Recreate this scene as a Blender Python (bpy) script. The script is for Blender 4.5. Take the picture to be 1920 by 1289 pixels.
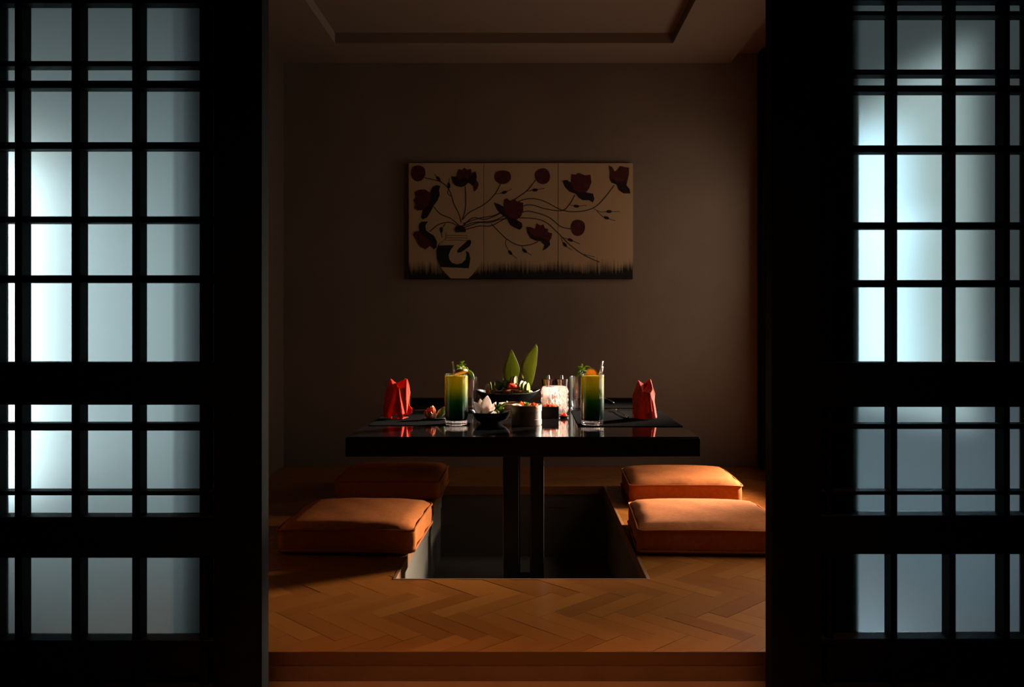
import bpy, bmesh, math, random
from math import sin, cos, pi, radians
from mathutils import Vector, Matrix

random.seed(7)
scene = bpy.context.scene
COL = scene.collection
for o in list(bpy.data.objects):
    bpy.data.objects.remove(o)

# ------------------------------------------------------------------ camera, world, lights, exposure
EYE = 0.78            # eye height above the raised floor (z = 0)
FPX = 1600.0          # focal length for a 1920 px wide frame
VX, VY = 988.0, 605.0
TZ = 0.425            # table top height

cam_d = bpy.data.cameras.new('camera')
cam = bpy.data.objects.new('camera', cam_d)
COL.objects.link(cam)
cam.location = (0, 0, EYE)
cam.rotation_euler = (pi / 2, 0, 0)
cam_d.sensor_width = 36.0
cam_d.lens = 36.0 * FPX / 1920.0
cam_d.shift_x = -(VX - 960.0) / 1920.0
cam_d.shift_y = -(644.5 - VY) / 1920.0
cam_d.clip_start = 0.02
scene.camera = cam

world = bpy.data.worlds.new('world')
scene.world = world
world.use_nodes = True
bg = world.node_tree.nodes['Background']
bg.inputs['Color'].default_value = (1.0, 0.84, 0.68, 1)
bg.inputs['Strength'].default_value = 1.65

def area_light(name, loc, target, size, power, color, spread=180, shape='DISK', size_y=None):
    d = bpy.data.lights.new(name, 'AREA')
    d.shape = shape
    d.size = size
    if size_y:
        d.size_y = size_y
    d.energy = power
    d.color = color
    d.spread = radians(spread)
    o = bpy.data.objects.new(name, d)
    COL.objects.link(o)
    o.location = loc
    o.rotation_euler = (Vector(target) - Vector(loc)).to_track_quat('-Z', 'Y').to_euler()
    return o

# low late-day light that enters through the side window
area_light('low_daylight', (1.75, 3.98, 0.60), (0.15, 3.12, 0.12), 0.20, 37.0, (1.0, 0.86, 0.68), 72)
# fill lamps added at the side windows for panes, floor, back wall and table
area_light('left_pane_fill', (-1.44, 2.16, 0.74), (-0.90, 2.06, 0.72), 0.34, 6.2, (0.95, 1.0, 0.98), 180, 'RECTANGLE', 0.92)
area_light('right_pane_fill', (1.48, 3.16, 1.06), (0.90, 2.66, 1.00), 0.26, 2.9, (0.90, 0.97, 1.0), 180, 'RECTANGLE', 1.05)
area_light('floor_fill', (1.48, 2.94, 0.95), (0.66, 2.22, 0.0), 0.30, 3.6, (0.92, 0.96, 1.0), 72, 'RECTANGLE', 0.70)
area_light('rear_fill', (1.48, 4.18, 1.12), (0.60, 4.00, 0.90), 0.40, 2.6, (1.0, 0.93, 0.84), 180, 'RECTANGLE', 0.90)
area_light('table_fill', (1.85, 4.38, 1.45), (0.0, 3.16, 0.49), 0.16, 18.0, (1.0, 0.89, 0.80), 25)
# warm downlight in the corridor ceiling over the threshold
area_light('corridor_lamp', (0.0, 1.35, 2.55), (0.0, 1.74, 0.0), 1.3, 1.6, (1.0, 0.50, 0.22), 24, 'RECTANGLE', 0.08)

scene.view_settings.view_transform = 'Standard'
scene.view_settings.look = 'None'
scene.view_settings.gamma = 1.0
scene.view_settings.use_curve_mapping = False
scene.view_settings.exposure = 0.0
cy = scene.cycles
cy.use_denoising = True
cy.max_bounces = 12
cy.transparent_max_bounces = 24
cy.transmission_bounces = 12
cy.sample_clamp_indirect = 4.0
cy.caustics_reflective = False
cy.caustics_refractive = False

# ------------------------------------------------------------------ helpers
def wx(px, y): return (px - VX) * y / FPX
def wz(py, y): return EYE - (py - VY) * y / FPX

def mat(name, col, rough=0.6, metal=0.0, spec=0.5, noise=None, bump=None, sheen=0, coat=0, trans=0.0, sss=0):
    """noise=(scale, colour2, factor); bump=(scale, strength)"""
    m = bpy.data.materials.new(name)
    m.use_nodes = True
    nt = m.node_tree
    b = nt.nodes['Principled BSDF']
    b.inputs['Base Color'].default_value = (*col, 1)
    b.inputs['Roughness'].default_value = rough
    b.inputs['Metallic'].default_value = metal
    b.inputs['Specular IOR Level'].default_value = spec
    if sheen:
        b.inputs['Sheen Weight'].default_value = sheen
        b.inputs['Sheen Roughness'].default_value = 0.5
    if coat:
        b.inputs['Coat Weight'].default_value = coat
        b.inputs['Coat Roughness'].default_value = 0.05
    tc = None
    if noise or bump:
        tc = nt.nodes.new('ShaderNodeTexCoord')
    if noise:
        n = nt.nodes.new('ShaderNodeTexNoise')
        n.inputs['Scale'].default_value = noise[0]
        n.inputs['Detail'].default_value = 5
        nt.links.new(tc.outputs['Object'], n.inputs['Vector'])
        mx = nt.nodes.new('ShaderNodeMix')
        mx.data_type = 'RGBA'
        mx.inputs[6].default_value = (*col, 1)
        mx.inputs[7].default_value = (*noise[1], 1)
        mr = nt.nodes.new('ShaderNodeMapRange')
        mr.inputs[1].default_value = 0.35
        mr.inputs[2].default_value = 0.65
        mr.inputs[4].default_value = noise[2]
        nt.links.new(n.outputs['Fac'], mr.inputs[0])
        nt.links.new(mr.outputs[0], mx.inputs[0])
        nt.links.new(mx.outputs[2], b.inputs['Base Color'])
    if bump:
        n2 = nt.nodes.new('ShaderNodeTexNoise')
        n2.inputs['Scale'].default_value = bump[0]
        n2.inputs['Detail'].default_value = 3
        nt.links.new(tc.outputs['Object'], n2.inputs['Vector'])
        bp = nt.nodes.new('ShaderNodeBump')
        bp.inputs['Strength'].default_value = bump[1]
        bp.inputs['Distance'].default_value = 0.002
        nt.links.new(n2.outputs['Fac'], bp.inputs['Height'])
        nt.links.new(bp.outputs[0], b.inputs['Normal'])
    if trans:
        t = nt.nodes.new('ShaderNodeBsdfTranslucent')
        src = b.inputs['Base Color']
        if src.is_linked:
            nt.links.new(src.links[0].from_socket, t.inputs['Color'])
        else:
            t.inputs['Color'].default_value = (*col, 1)
        ms = nt.nodes.new('ShaderNodeMixShader')
        ms.inputs[0].default_value = trans
        out = nt.nodes['Material Output']
        nt.links.new(b.outputs[0], ms.inputs[1])
        nt.links.new(t.outputs[0], ms.inputs[2])
        nt.links.new(ms.outputs[0], out.inputs[0])
    return m

def thin_glass(name, tint=(0.96, 0.97, 0.97), boost=1.0, rough=0.02):
    m = bpy.data.materials.new(name)
    m.use_nodes = True
    nt = m.node_tree
    nt.nodes.clear()
    out = nt.nodes.new('ShaderNodeOutputMaterial')
    tr = nt.nodes.new('ShaderNodeBsdfTransparent')
    tr.inputs[0].default_value = (*tint, 1)
    gl = nt.nodes.new('ShaderNodeBsdfGlossy')
    gl.inputs['Roughness'].default_value = rough
    fr = nt.nodes.new('ShaderNodeLayerWeight')
    fr.inputs['Blend'].default_value = 0.35
    pw = nt.nodes.new('ShaderNodeMath')
    pw.operation = 'MULTIPLY_ADD'
    pw.inputs[1].default_value = 0.55 * boost
    pw.inputs[2].default_value = 0.03
    nt.links.new(fr.outputs['Facing'], pw.inputs[0])
    ms = nt.nodes.new('ShaderNodeMixShader')
    nt.links.new(pw.outputs[0], ms.inputs[0])
    nt.links.new(tr.outputs[0], ms.inputs[1])
    nt.links.new(gl.outputs[0], ms.inputs[2])
    nt.links.new(ms.outputs[0], out.inputs[0])
    return m

def frosted(name, tint, rough=0.45, ior=1.3, diff=0.25):
    m = bpy.data.materials.new(name)
    m.use_nodes = True
    nt = m.node_tree
    nt.nodes.clear()
    out = nt.nodes.new('ShaderNodeOutputMaterial')
    rf = nt.nodes.new('ShaderNodeBsdfRefraction')
    rf.inputs['Color'].default_value = (*tint, 1)
    rf.inputs['Roughness'].default_value = rough
    rf.inputs['IOR'].default_value = ior
    tl = nt.nodes.new('ShaderNodeBsdfTranslucent')
    tl.inputs['Color'].default_value = (*tint, 1)
    ms = nt.nodes.new('ShaderNodeMixShader')
    ms.inputs[0].default_value = diff
    nt.links.new(rf.outputs[0], ms.inputs[1])
    nt.links.new(tl.outputs[0], ms.inputs[2])
    nt.links.new(ms.outputs[0], out.inputs[0])
    return m

class MB:
    """collects verts / faces of one mesh"""
    def __init__(s):
        s.v = []; s.f = []; s.mi = []
    def add(s, vs, fs, mi=0):
        o = len(s.v)
        s.v += [tuple(v) for v in vs]
        s.f += [tuple(i + o for i in f) for f in fs]
        s.mi += [mi] * len(fs)
        return s
    def box(s, x0, x1, y0, y1, z0, z1, mi=0):
        vs = [(x0,y0,z0),(x1,y0,z0),(x1,y1,z0),(x0,y1,z0),(x0,y0,z1),(x1,y0,z1),(x1,y1,z1),(x0,y1,z1)]
        return s.add(vs, [(3,2,1,0),(4,5,6,7),(0,1,5,4),(1,2,6,5),(2,3,7,6),(3,0,4,7)], mi)
    def lathe(s, prof, n=32, mi=0, fr=None, closed=False, sx=1, sy=1):
        """prof: list of (r,z); fr(theta,z,r)->r"""
        vs = []; fs = []
        for (r, z) in prof:
            for k in range(n):
                a = 2 * pi * k / n
                rr = fr(a, z, r) if fr else r
                vs.append((rr * cos(a) * sx, rr * sin(a) * sy, z))
        m = len(prof)
        for i in range(m if closed else m - 1):
            j = (i + 1) % m
            for k in range(n):
                k2 = (k + 1) % n
                fs.append((i*n+k, i*n+k2, j*n+k2, j*n+k))
        if not closed:
            if prof[0][0] > 1e-6: fs.append(tuple(reversed(range(n))))
            if prof[-1][0] > 1e-6: fs.append(tuple((m-1)*n + k for k in range(n)))
        return s.add(vs, fs, mi)
    def tube(s, pts, r, n=8, mi=0, closed=False):
        pts = [Vector(p) for p in pts]
        rs = r if isinstance(r, (list, tuple)) else [r] * len(pts)
        vs = []; fs = []
        prev = None
        m = len(pts)
        for i, p in enumerate(pts):
            if closed:
                t = pts[(i+1) % m] - pts[i-1]
            else:
                t = pts[min(i+1, m-1)] - pts[max(i-1, 0)]
            t.normalize()
            if prev is None:
                u = t.orthogonal().normalized()
            else:
                u = (prev - t * prev.dot(t)).normalized()
            prev = u
            w = t.cross(u)
            for k in range(n):
                a = 2 * pi * k / n
                vs.append(p + (u * cos(a) + w * sin(a)) * rs[i])
        for i in range(m if closed else m - 1):
            j = (i + 1) % m
            for k in range(n):
                k2 = (k + 1) % n
                fs.append((i*n+k, i*n+k2, j*n+k2, j*n+k))
        if not closed:
            fs.append(tuple(reversed(range(n))))
            fs.append(tuple((m-1)*n + k for k in range(n)))
        return s.add(vs, fs, mi)
    def prism(s, poly, axis_from, axis_to, f, mi=0):
        """poly of 2-D points, extruded between two values with f(u, v, w) -> xyz"""
        n = len(poly)
        vs = [f(u, v, axis_from) for u, v in poly] + [f(u, v, axis_to) for u, v in poly]
        fs = [tuple(range(n)), tuple(reversed(range(n, 2*n)))]
        for i in range(n):
            j = (i + 1) % n
            fs.append((j, i, n+i, n+j))
        return s.add(vs, fs, mi)
    def build(s, name, m, parent=None, smooth=False, bevel=0, solid=0, subsurf=0, loc=None):
        me = bpy.data.meshes.new(name)
        me.from_pydata(s.v, [], s.f)
        for mm in (m if isinstance(m, (list, tuple)) else [m]):
            me.materials.append(mm)
        if any(s.mi):
            for p, i in zip(me.polygons, s.mi):
                p.material_index = i
        bm = bmesh.new(); bm.from_mesh(me)
        if not solid:
            bmesh.ops.recalc_face_normals(bm, faces=bm.faces)
        bm.to_mesh(me); bm.free()
        o = bpy.data.objects.new(name, me)
        COL.objects.link(o)
        if parent: o.parent = parent
        if loc: o.location = loc
        if smooth:
            for p in me.polygons: p.use_smooth = True
        if solid:
            md = o.modifiers.new('s', 'SOLIDIFY'); md.thickness = solid; md.offset = 0
        if bevel:
            md = o.modifiers.new('b', 'BEVEL'); md.width = bevel; md.segments = 2; md.limit_method = 'ANGLE'
        if subsurf:
            md = o.modifiers.new('u', 'SUBSURF'); md.levels = subsurf; md.render_levels = subsurf
        return o

def smooth_by_angle(o, deg=35):
    me = o.data
    for p in me.polygons: p.use_smooth = True
    try:
        me.set_sharp_from_angle(angle=radians(deg))
    except Exception:
        pass

def thing(name, label, cat, loc=(0,0,0), rz=0.0, group=None):
    o = bpy.data.objects.new(name, None)
    o.empty_display_size = 0.05
    COL.objects.link(o)
    o.location = loc
    o.rotation_euler = (0, 0, rz)
    return tag(o, label, cat, group)
def tag(o, label, cat, group=None):
    o['label'] = label; o['category'] = cat
    if group: o['group'] = group
    return o
def structure(o, label=None):
    o['kind'] = 'structure'
    return o
def copy_tree(o, parent=None):
    c = o.copy(); COL.objects.link(c)
    if parent: c.parent = parent
    for ch in list(o.children): copy_tree(ch, c)
    return c

# ------------------------------------------------------------------ materials
M = {}
M['plaster'] = mat('taupe plaster', (0.20, 0.140, 0.100), 0.9, noise=(3.0, (0.17, 0.117, 0.083), 0.7), bump=(140, 0.25), spec=0.2)
M['plaster_shaded'] = mat('shaded taupe plaster', (0.11, 0.072, 0.048), 0.9, bump=(140, 0.25), spec=0.1)  # taupe plaster again, dimmer light on the left wall put into its colour
M['ceiling'] = mat('ceiling paint', (0.22, 0.150, 0.105), 0.9, bump=(90, 0.08), spec=0.2)
M['white_plaster'] = mat('pale light box plaster', (0.78, 0.78, 0.75), 0.9, bump=(120, 0.15), spec=0.2)
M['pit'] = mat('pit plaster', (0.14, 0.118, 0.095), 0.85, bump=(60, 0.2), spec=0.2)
M['dark'] = mat('near black corridor paint', (0.02, 0.017, 0.015), 0.8, spec=0.2)
M['black_wood'] = mat('black stained wood', (0.006, 0.0055, 0.005), 0.65, spec=0.06, noise=(30, (0.009, 0.007, 0.006), 0.8))
M['black_panel'] = mat('black stained door panel', (0.010, 0.007, 0.005), 0.55, spec=0.3)
M['lacquer'] = mat('black lacquer', (0.004, 0.0035, 0.0035), 0.06, spec=0.5)
M['lacquer_edge'] = mat('black satin lacquer', (0.004, 0.004, 0.0045), 0.4, spec=0.3)
M['steel_black'] = mat('black powder coat', (0.004, 0.004, 0.005), 0.4, spec=0.3)
M['rust'] = mat('rust woven fabric', (0.50, 0.148, 0.040), 0.95, spec=0.1, noise=(60, (0.41, 0.112, 0.028), 0.8), bump=(700, 0.6))
M['rust_dark'] = mat('rust piping', (0.40, 0.11, 0.03), 0.9, spec=0.1, bump=(800, 0.4))
M['canvas_black'] = mat('black ink', (0.010, 0.009, 0.008), 0.8, spec=0.2)
M['petal_red'] = mat('crimson paint', (0.085, 0.014, 0.012), 0.75, spec=0.2, noise=(40, (0.05, 0.008, 0.007), 0.9))
M['petal_dark'] = mat('dark maroon paint', (0.022, 0.009, 0.008), 0.75, spec=0.2, noise=(40, (0.012, 0.007, 0.006), 0.9))
M['cream'] = mat('cream paint', (0.42, 0.26, 0.137), 0.85, spec=0.2)
M['stem_ink'] = mat('brown ink', (0.05, 0.028, 0.016), 0.8, spec=0.2)
M['napkin'] = mat('red napkin cloth', (0.70, 0.052, 0.022), 0.85, spec=0.15, bump=(1500, 0.3), trans=0.25)
M['napkin2'] = mat('brick red napkin cloth', (0.50, 0.050, 0.028), 0.85, spec=0.15, bump=(1500, 0.3), trans=0.2)
M['glass'] = thin_glass('clear glass', boost=0.42)
M['glass_empty'] = thin_glass('clear water glass', boost=1.6, rough=.12)
M['window_glass'] = thin_glass('window glass', (0.97, 0.98, 0.98), 0.3)
M['frost_side'] = frosted('cool frosted glass', (0.42, 0.66, 0.80), 0.43, 1.3, 0.42)
M['frost_pale'] = frosted('pale frosted glass', (0.58, 0.76, 0.84), 0.74, 1.3, 0.46)
M['chrome'] = mat('polished steel', (0.72, 0.70, 0.68), 0.12, metal=1.0)
M['dark_steel'] = mat('dark polished steel', (0.20, 0.17, 0.155), 0.18, metal=1.0)
M['bowl_black'] = mat('black glazed stoneware', (0.012, 0.011, 0.011), 0.28, spec=0.5)
M['bowl_rim'] = mat('grey worn glaze', (0.05, 0.046, 0.044), 0.35, spec=0.5)
M['mint'] = mat('mint leaf', (0.20, 0.27, 0.015), 0.5, noise=(120, (0.28, 0.36, 0.025), 0.7), trans=0.45)
M['bamboo_leaf'] = mat('bamboo leaf', (0.22, 0.24, 0.04), 0.45, noise=(25, (0.27, 0.28, 0.06), 0.8), trans=0.5)
M['leaf_edge'] = mat('pale leaf vein', (0.38, 0.42, 0.14), 0.5, trans=0.4)
M['stem_green'] = mat('green stem', (0.14, 0.22, 0.03), 0.5, trans=0.2)
M['petal_white'] = mat('white petal', (0.84, 0.72, 0.67), 0.55, noise=(70, (0.74, 0.60, 0.55), 0.8), trans=0.35)
M['bud_white'] = mat('white bud', (0.85, 0.84, 0.78), 0.5)
M['orange'] = mat('orange flesh', (0.85, 0.44, 0.07), 0.4, trans=0.4)
M['orange_peel'] = mat('orange peel', (0.85, 0.33, 0.03), 0.45, bump=(300, 0.4))
M['pith'] = mat('orange pith', (0.85, 0.66, 0.38), 0.6)
M['bamboo'] = mat('steamed bamboo', (0.15, 0.075, 0.030), 0.55, noise=(45, (0.085, 0.038, 0.015), 0.9), bump=(180, 0.12))
M['bamboo_pale'] = mat('pale bamboo rim', (0.24, 0.13, 0.06), 0.5, noise=(50, (0.16, 0.08, 0.035), 0.8))
M['cuke'] = mat('cucumber flesh', (0.42, 0.36, 0.010), 0.4, noise=(150, (0.50, 0.43, 0.03), 0.7), trans=0.35)
M['cuke_skin'] = mat('cucumber skin', (0.03, 0.07, 0.008), 0.4)
M['tomato'] = mat('tomato', (0.62, 0.03, 0.012), 0.18, spec=0.6)
M['meat'] = mat('glazed meat', (0.30, 0.11, 0.035), 0.3, noise=(60, (0.18, 0.055, 0.018), 0.9), bump=(90, 0.5))
M['carrot'] = mat('carrot', (0.80, 0.20, 0.025), 0.4, trans=0.3)
M['radish'] = mat('white radish', (0.66, 0.56, 0.42), 0.5, trans=0.3)
M['lettuce'] = mat('dark leaf', (0.05, 0.085, 0.012), 0.5, trans=0.35)
M['salmon'] = mat('salmon', (0.78, 0.22, 0.075), 0.3, noise=(120, (0.86, 0.42, 0.24), 0.8), trans=0.25)
M['roe'] = mat('salmon roe', (0.85, 0.10, 0.015), 0.12, spec=0.7, trans=0.35)
M['wax'] = mat('wax', (0.85, 0.80, 0.70), 0.5, trans=0.4)

def wood(name, c1, c2, rough=0.38, per_object=True):
    m = bpy.data.materials.new(name); m.use_nodes = True
    nt = m.node_tree; b = nt.nodes['Principled BSDF']
    b.inputs['Roughness'].default_value = rough
    b.inputs['Specular IOR Level'].default_value = 0.6
    tc = nt.nodes.new('ShaderNodeTexCoord')
    mp = nt.nodes.new('ShaderNodeMapping'); mp.inputs['Scale'].default_value = (5, 70, 20)
    oi = nt.nodes.new('ShaderNodeObjectInfo')
    nz = nt.nodes.new('ShaderNodeTexNoise'); nz.noise_dimensions = '4D'
    nz.inputs['Scale'].default_value = 1.0; nz.inputs['Detail'].default_value = 6; nz.inputs['Distortion'].default_value = 0.6
    ml = nt.nodes.new('ShaderNodeMath'); ml.operation = 'MULTIPLY'; ml.inputs[1].default_value = 40
    nt.links.new(oi.outputs['Random'], ml.inputs[0]); nt.links.new(ml.outputs[0], nz.inputs['W'])
    nt.links.new(tc.outputs['Object'], mp.inputs[0]); nt.links.new(mp.outputs[0], nz.inputs['Vector'])
    mx = nt.nodes.new('ShaderNodeMix'); mx.data_type = 'RGBA'
    mx.inputs[6].default_value = (*c1, 1); mx.inputs[7].default_value = (*c2, 1)
    ad = nt.nodes.new('ShaderNodeMath'); ad.operation = 'MULTIPLY_ADD'; ad.inputs[1].default_value = 0.75; ad.use_clamp = True
    sb = nt.nodes.new('ShaderNodeMath'); sb.operation = 'MULTIPLY_ADD'; sb.inputs[1].default_value = 0.7; sb.inputs[2].default_value = -0.25
    nt.links.new(nz.outputs['Fac'], sb.inputs[0])
    nt.links.new(oi.outputs['Random'], ad.inputs[0]); nt.links.new(sb.outputs[0], ad.inputs[2])
    nt.links.new(ad.outputs[0], mx.inputs[0]); nt.links.new(mx.outputs[2], b.inputs['Base Color'])
    bp = nt.nodes.new('ShaderNodeBump'); bp.inputs['Strength'].default_value = 0.12; bp.inputs['Distance'].default_value = 0.001
    nt.links.new(nz.outputs['Fac'], bp.inputs['Height']); nt.links.new(bp.outputs[0], b.inputs['Normal'])
    return m
M['parquet'] = wood('oak parquet', (0.315, 0.100, 0.016), (0.185, 0.051, 0.008), 0.28)
M['oak'] = wood('oak trim', (0.24, 0.095, 0.026), (0.17, 0.06, 0.015), 0.55)
M['riser'] = mat('brown riser board', (0.30, 0.15, 0.075), 0.6, noise=(12, (0.25, 0.12, 0.055), 0.8))
M['entry'] = mat('brown entry floor', (0.30, 0.155, 0.085), 0.6, noise=(8, (0.26, 0.125, 0.065), 0.8), bump=(200, 0.1))
M['subfloor'] = mat('dark joint', (0.05, 0.022, 0.01), 0.8)

# drink: the liquid itself is layered from yellow (top) to blue-green (bottom)
def drink(name):
    m = bpy.data.materials.new(name); m.use_nodes = True
    nt = m.node_tree; b = nt.nodes['Principled BSDF']
    tc = nt.nodes.new('ShaderNodeTexCoord'); sp = nt.nodes.new('ShaderNodeSeparateXYZ')
    nt.links.new(tc.outputs['Object'], sp.inputs[0])
    nz = nt.nodes.new('ShaderNodeTexNoise'); nz.inputs['Scale'].default_value = 45; nz.inputs['Detail'].default_value = 3
    nt.links.new(tc.outputs['Object'], nz.inputs['Vector'])
    ma = nt.nodes.new('ShaderNodeMath'); ma.operation = 'MULTIPLY_ADD'; ma.inputs[1].default_value = 0.02
    nt.links.new(nz.outputs['Fac'], ma.inputs[0]); nt.links.new(sp.outputs['Z'], ma.inputs[2])
    mr = nt.nodes.new('ShaderNodeMapRange'); mr.inputs[1].default_value = 0.02; mr.inputs[2].default_value = 0.18
    nt.links.new(ma.outputs[0], mr.inputs[0])
    cr = nt.nodes.new('ShaderNodeValToRGB')
    e = cr.color_ramp.elements
    e[0].position = 0.0; e[0].color = (0.0, 0.006, 0.009, 1)
    e[1].position = 1.0; e[1].color = (0.54, 0.36, 0.008, 1)
    for p, c in ((0.26, (0.0, 0.028, 0.024, 1)), (0.48, (0.018, 0.085, 0.012, 1)), (0.74, (0.30, 0.27, 0.005, 1))):
        el = e.new(p); el.color = c
    nt.links.new(mr.outputs[0], cr.inputs[0]); nt.links.new(cr.outputs[0], b.inputs['Base Color'])
    b.inputs['Roughness'].default_value = 0.4; b.inputs['Specular IOR Level'].default_value = 0.1
    t = nt.nodes.new('ShaderNodeBsdfTranslucent'); nt.links.new(cr.outputs[0], t.inputs['Color'])
    ms = nt.nodes.new('ShaderNodeMixShader'); ms.inputs[0].default_value = 0.55
    nt.links.new(b.outputs[0], ms.inputs[1]); nt.links.new(t.outputs[0], ms.inputs[2])
    nt.links.new(ms.outputs[0], nt.nodes['Material Output'].inputs[0])
    return m
M['drink'] = drink('layered drink')

def crystal(name):
    m = bpy.data.materials.new(name); m.use_nodes = True
    nt = m.node_tree; nt.nodes.clear()
    out = nt.nodes.new('ShaderNodeOutputMaterial')
    g = nt.nodes.new('ShaderNodeBsdfGlass'); g.inputs['Roughness'].default_value = 0.02; g.inputs['IOR'].default_value = 1.5
    g.inputs['Color'].default_value = (1, 0.97, 0.95, 1)
    t = nt.nodes.new('ShaderNodeBsdfTranslucent'); t.inputs['Color'].default_value = (0.95, 0.78, 0.72, 1)
    ms = nt.nodes.new('ShaderNodeMixShader'); ms.inputs[0].default_value = 0.13
    nt.links.new(g.outputs[0], ms.inputs[1]); nt.links.new(t.outputs[0], ms.inputs[2]); nt.links.new(ms.outputs[0], out.inputs[0])
    return m
M['crystal'] = crystal('cut crystal')

def emit(name, col, s):
    m = bpy.data.materials.new(name); m.use_nodes = True
    nt = m.node_tree; nt.nodes.clear()
    out = nt.nodes.new('ShaderNodeOutputMaterial'); e = nt.nodes.new('ShaderNodeEmission')
    e.inputs[0].default_value = (*col, 1); e.inputs[1].default_value = s
    nt.links.new(e.outputs[0], out.inputs[0]); return m
M['flame'] = emit('candle flame', (1.0, 0.62, 0.36), 450)

def woven(name):
    m = bpy.data.materials.new(name); m.use_nodes = True
    nt = m.node_tree; b = nt.nodes['Principled BSDF']
    b.inputs['Base Color'].default_value = (0.005, 0.0048, 0.0045, 1); b.inputs['Roughness'].default_value = 0.5
    b.inputs['Specular IOR Level'].default_value = 0.03
    tc = nt.nodes.new('ShaderNodeTexCoord'); hs = []
    for sc_, d in (((180, 0, 0), 0), ((0, 180, 0), 1)):
        w = nt.nodes.new('ShaderNodeTexWave'); w.wave_type = 'BANDS'; w.bands_direction = 'XY'[d]
        w.inputs['Scale'].default_value = 55; w.inputs['Distortion'].default_value = 1.2; w.inputs['Detail'].default_value = 2
        nt.links.new(tc.outputs['Object'], w.inputs['Vector']); hs.append(w)
    mu = nt.nodes.new('ShaderNodeMath'); mu.operation = 'MULTIPLY'
    nt.links.new(hs[0].outputs['Fac'], mu.inputs[0]); nt.links.new(hs[1].outputs['Fac'], mu.inputs[1])
    bp = nt.nodes.new('ShaderNodeBump'); bp.inputs['Strength'].default_value = 0.9; bp.inputs['Distance'].default_value = 0.003
    nt.links.new(mu.outputs[0], bp.inputs['Height'])
    df = nt.nodes.new('ShaderNodeBsdfDiffuse'); df.inputs['Color'].default_value = (0.007, 0.0062, 0.0056, 1)
    nt.links.new(bp.outputs[0], df.inputs['Normal']); nt.links.new(df.outputs[0], nt.nodes['Material Output'].inputs[0])
    return m
M['mat'] = woven('woven black mat')

def canvas_mat(name):
    """cream canvas with a brushed black wash along its bottom edge (flat print)"""
    m = bpy.data.materials.new(name); m.use_nodes = True
    nt = m.node_tree; b = nt.nodes['Principled BSDF']; b.inputs['Roughness'].default_value = 0.85
    b.inputs['Specular IOR Level'].default_value = 0.2
    tc = nt.nodes.new('ShaderNodeTexCoord'); sp = nt.nodes.new('ShaderNodeSeparateXYZ')
    nt.links.new(tc.outputs['Object'], sp.inputs[0])
    mp = nt.nodes.new('ShaderNodeMapping'); mp.inputs['Scale'].default_value = (90, 1, 3)
    nt.links.new(tc.outputs['Object'], mp.inputs[0])
    n1 = nt.nodes.new('ShaderNodeTexNoise'); n1.inputs['Scale'].default_value = 1.0; n1.inputs['Detail'].default_value = 4
    nt.links.new(mp.outputs[0], n1.inputs['Vector'])
    n2 = nt.nodes.new('ShaderNodeTexNoise'); n2.inputs['Scale'].default_value = 9; n2.inputs['Detail'].default_value = 2
    nt.links.new(tc.outputs['Object'], n2.inputs['Vector'])
    a = nt.nodes.new('ShaderNodeMath'); a.operation = 'MULTIPLY_ADD'; a.inputs[1].default_value = 0.10
    nt.links.new(n1.outputs['Fac'], a.inputs[0]); nt.links.new(sp.outputs['Z'], a.inputs[2])
    a2 = nt.nodes.new('ShaderNodeMath'); a2.operation = 'MULTIPLY_ADD'; a2.inputs[1].default_value = 0.06
    nt.links.new(n2.outputs['Fac'], a2.inputs[0]); nt.links.new(a.outputs[0], a2.inputs[2])
    mr = nt.nodes.new('ShaderNodeMapRange'); mr.inputs[1].default_value = 0.115; mr.inputs[2].default_value = 0.175
    nt.links.new(a2.outputs[0], mr.inputs[0])
    mx = nt.nodes.new('ShaderNodeMix'); mx.data_type = 'RGBA'
    mx.inputs[6].default_value = (0.012, 0.010, 0.008, 1); mx.inputs[7].default_value = (0.42, 0.26, 0.137, 1)
    nt.links.new(mr.outputs[0], mx.inputs[0]); nt.links.new(mx.outputs[2], b.inputs['Base Color'])
    return m
M['canvas'] = canvas_mat('painted canvas')

# ------------------------------------------------------------------ setting: room shell
XL, XR = -1.317, 1.30          # side walls
YW = 4.62                      # back wall
YD = 1.85                      # front face of the doors
ZC, ZT = 2.186, 2.238          # soffit, recessed ceiling
ZE = -0.07                     # entry floor
PX0, PX1, PY0, PY1, PZ0 = -0.406, 0.372, 2.589, 4.065, -0.335
YF = 2.02                      # front edge of the raised floor

structure(MB().box(XL-.12, XR+.12, YW, YW+.12, -.5, 2.6).build('wall_back', M['plaster']))
w = MB()   # left wall with the window opening behind the left door
WL = (1.96, 2.36, 0.28, 1.34)
w.box(XL-.10, XL, 1.80, WL[0], -.5, 2.6); w.box(XL-.10, XL, WL[1], YW, -.5, 2.6)
w.box(XL-.10, XL, WL[0], WL[1], -.5, WL[2]); w.box(XL-.10, XL, WL[0], WL[1], WL[3], 2.6)
structure(w.build('wall_left', M['plaster_shaded']))
w = MB()   # right wall, two side windows; unseen pier between added to block the low beam
WR = (2.30, 3.30, 0.42, 1.70)
WB = (3.56, 4.42, 0.22, 1.64)
w.box(XR, XR+.12, 1.80, WR[0], -.5, 2.6); w.box(XR, XR+.12, WB[1], YW, -.5, 2.6)
w.box(XR, XR+.12, WR[1], WB[0], -.5, 2.6)
for q_ in (WR, WB):
    w.box(XR, XR+.12, q_[0], q_[1], -.5, q_[2]); w.box(XR, XR+.12, q_[0], q_[1], q_[3], 2.6)
w.box(XR, XR+.12, 3.87, WB[1], .43, .63)     # unseen bar added to keep the low beam off the rear left cushion
structure(w.build('wall_right', M['plaster']))

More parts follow.
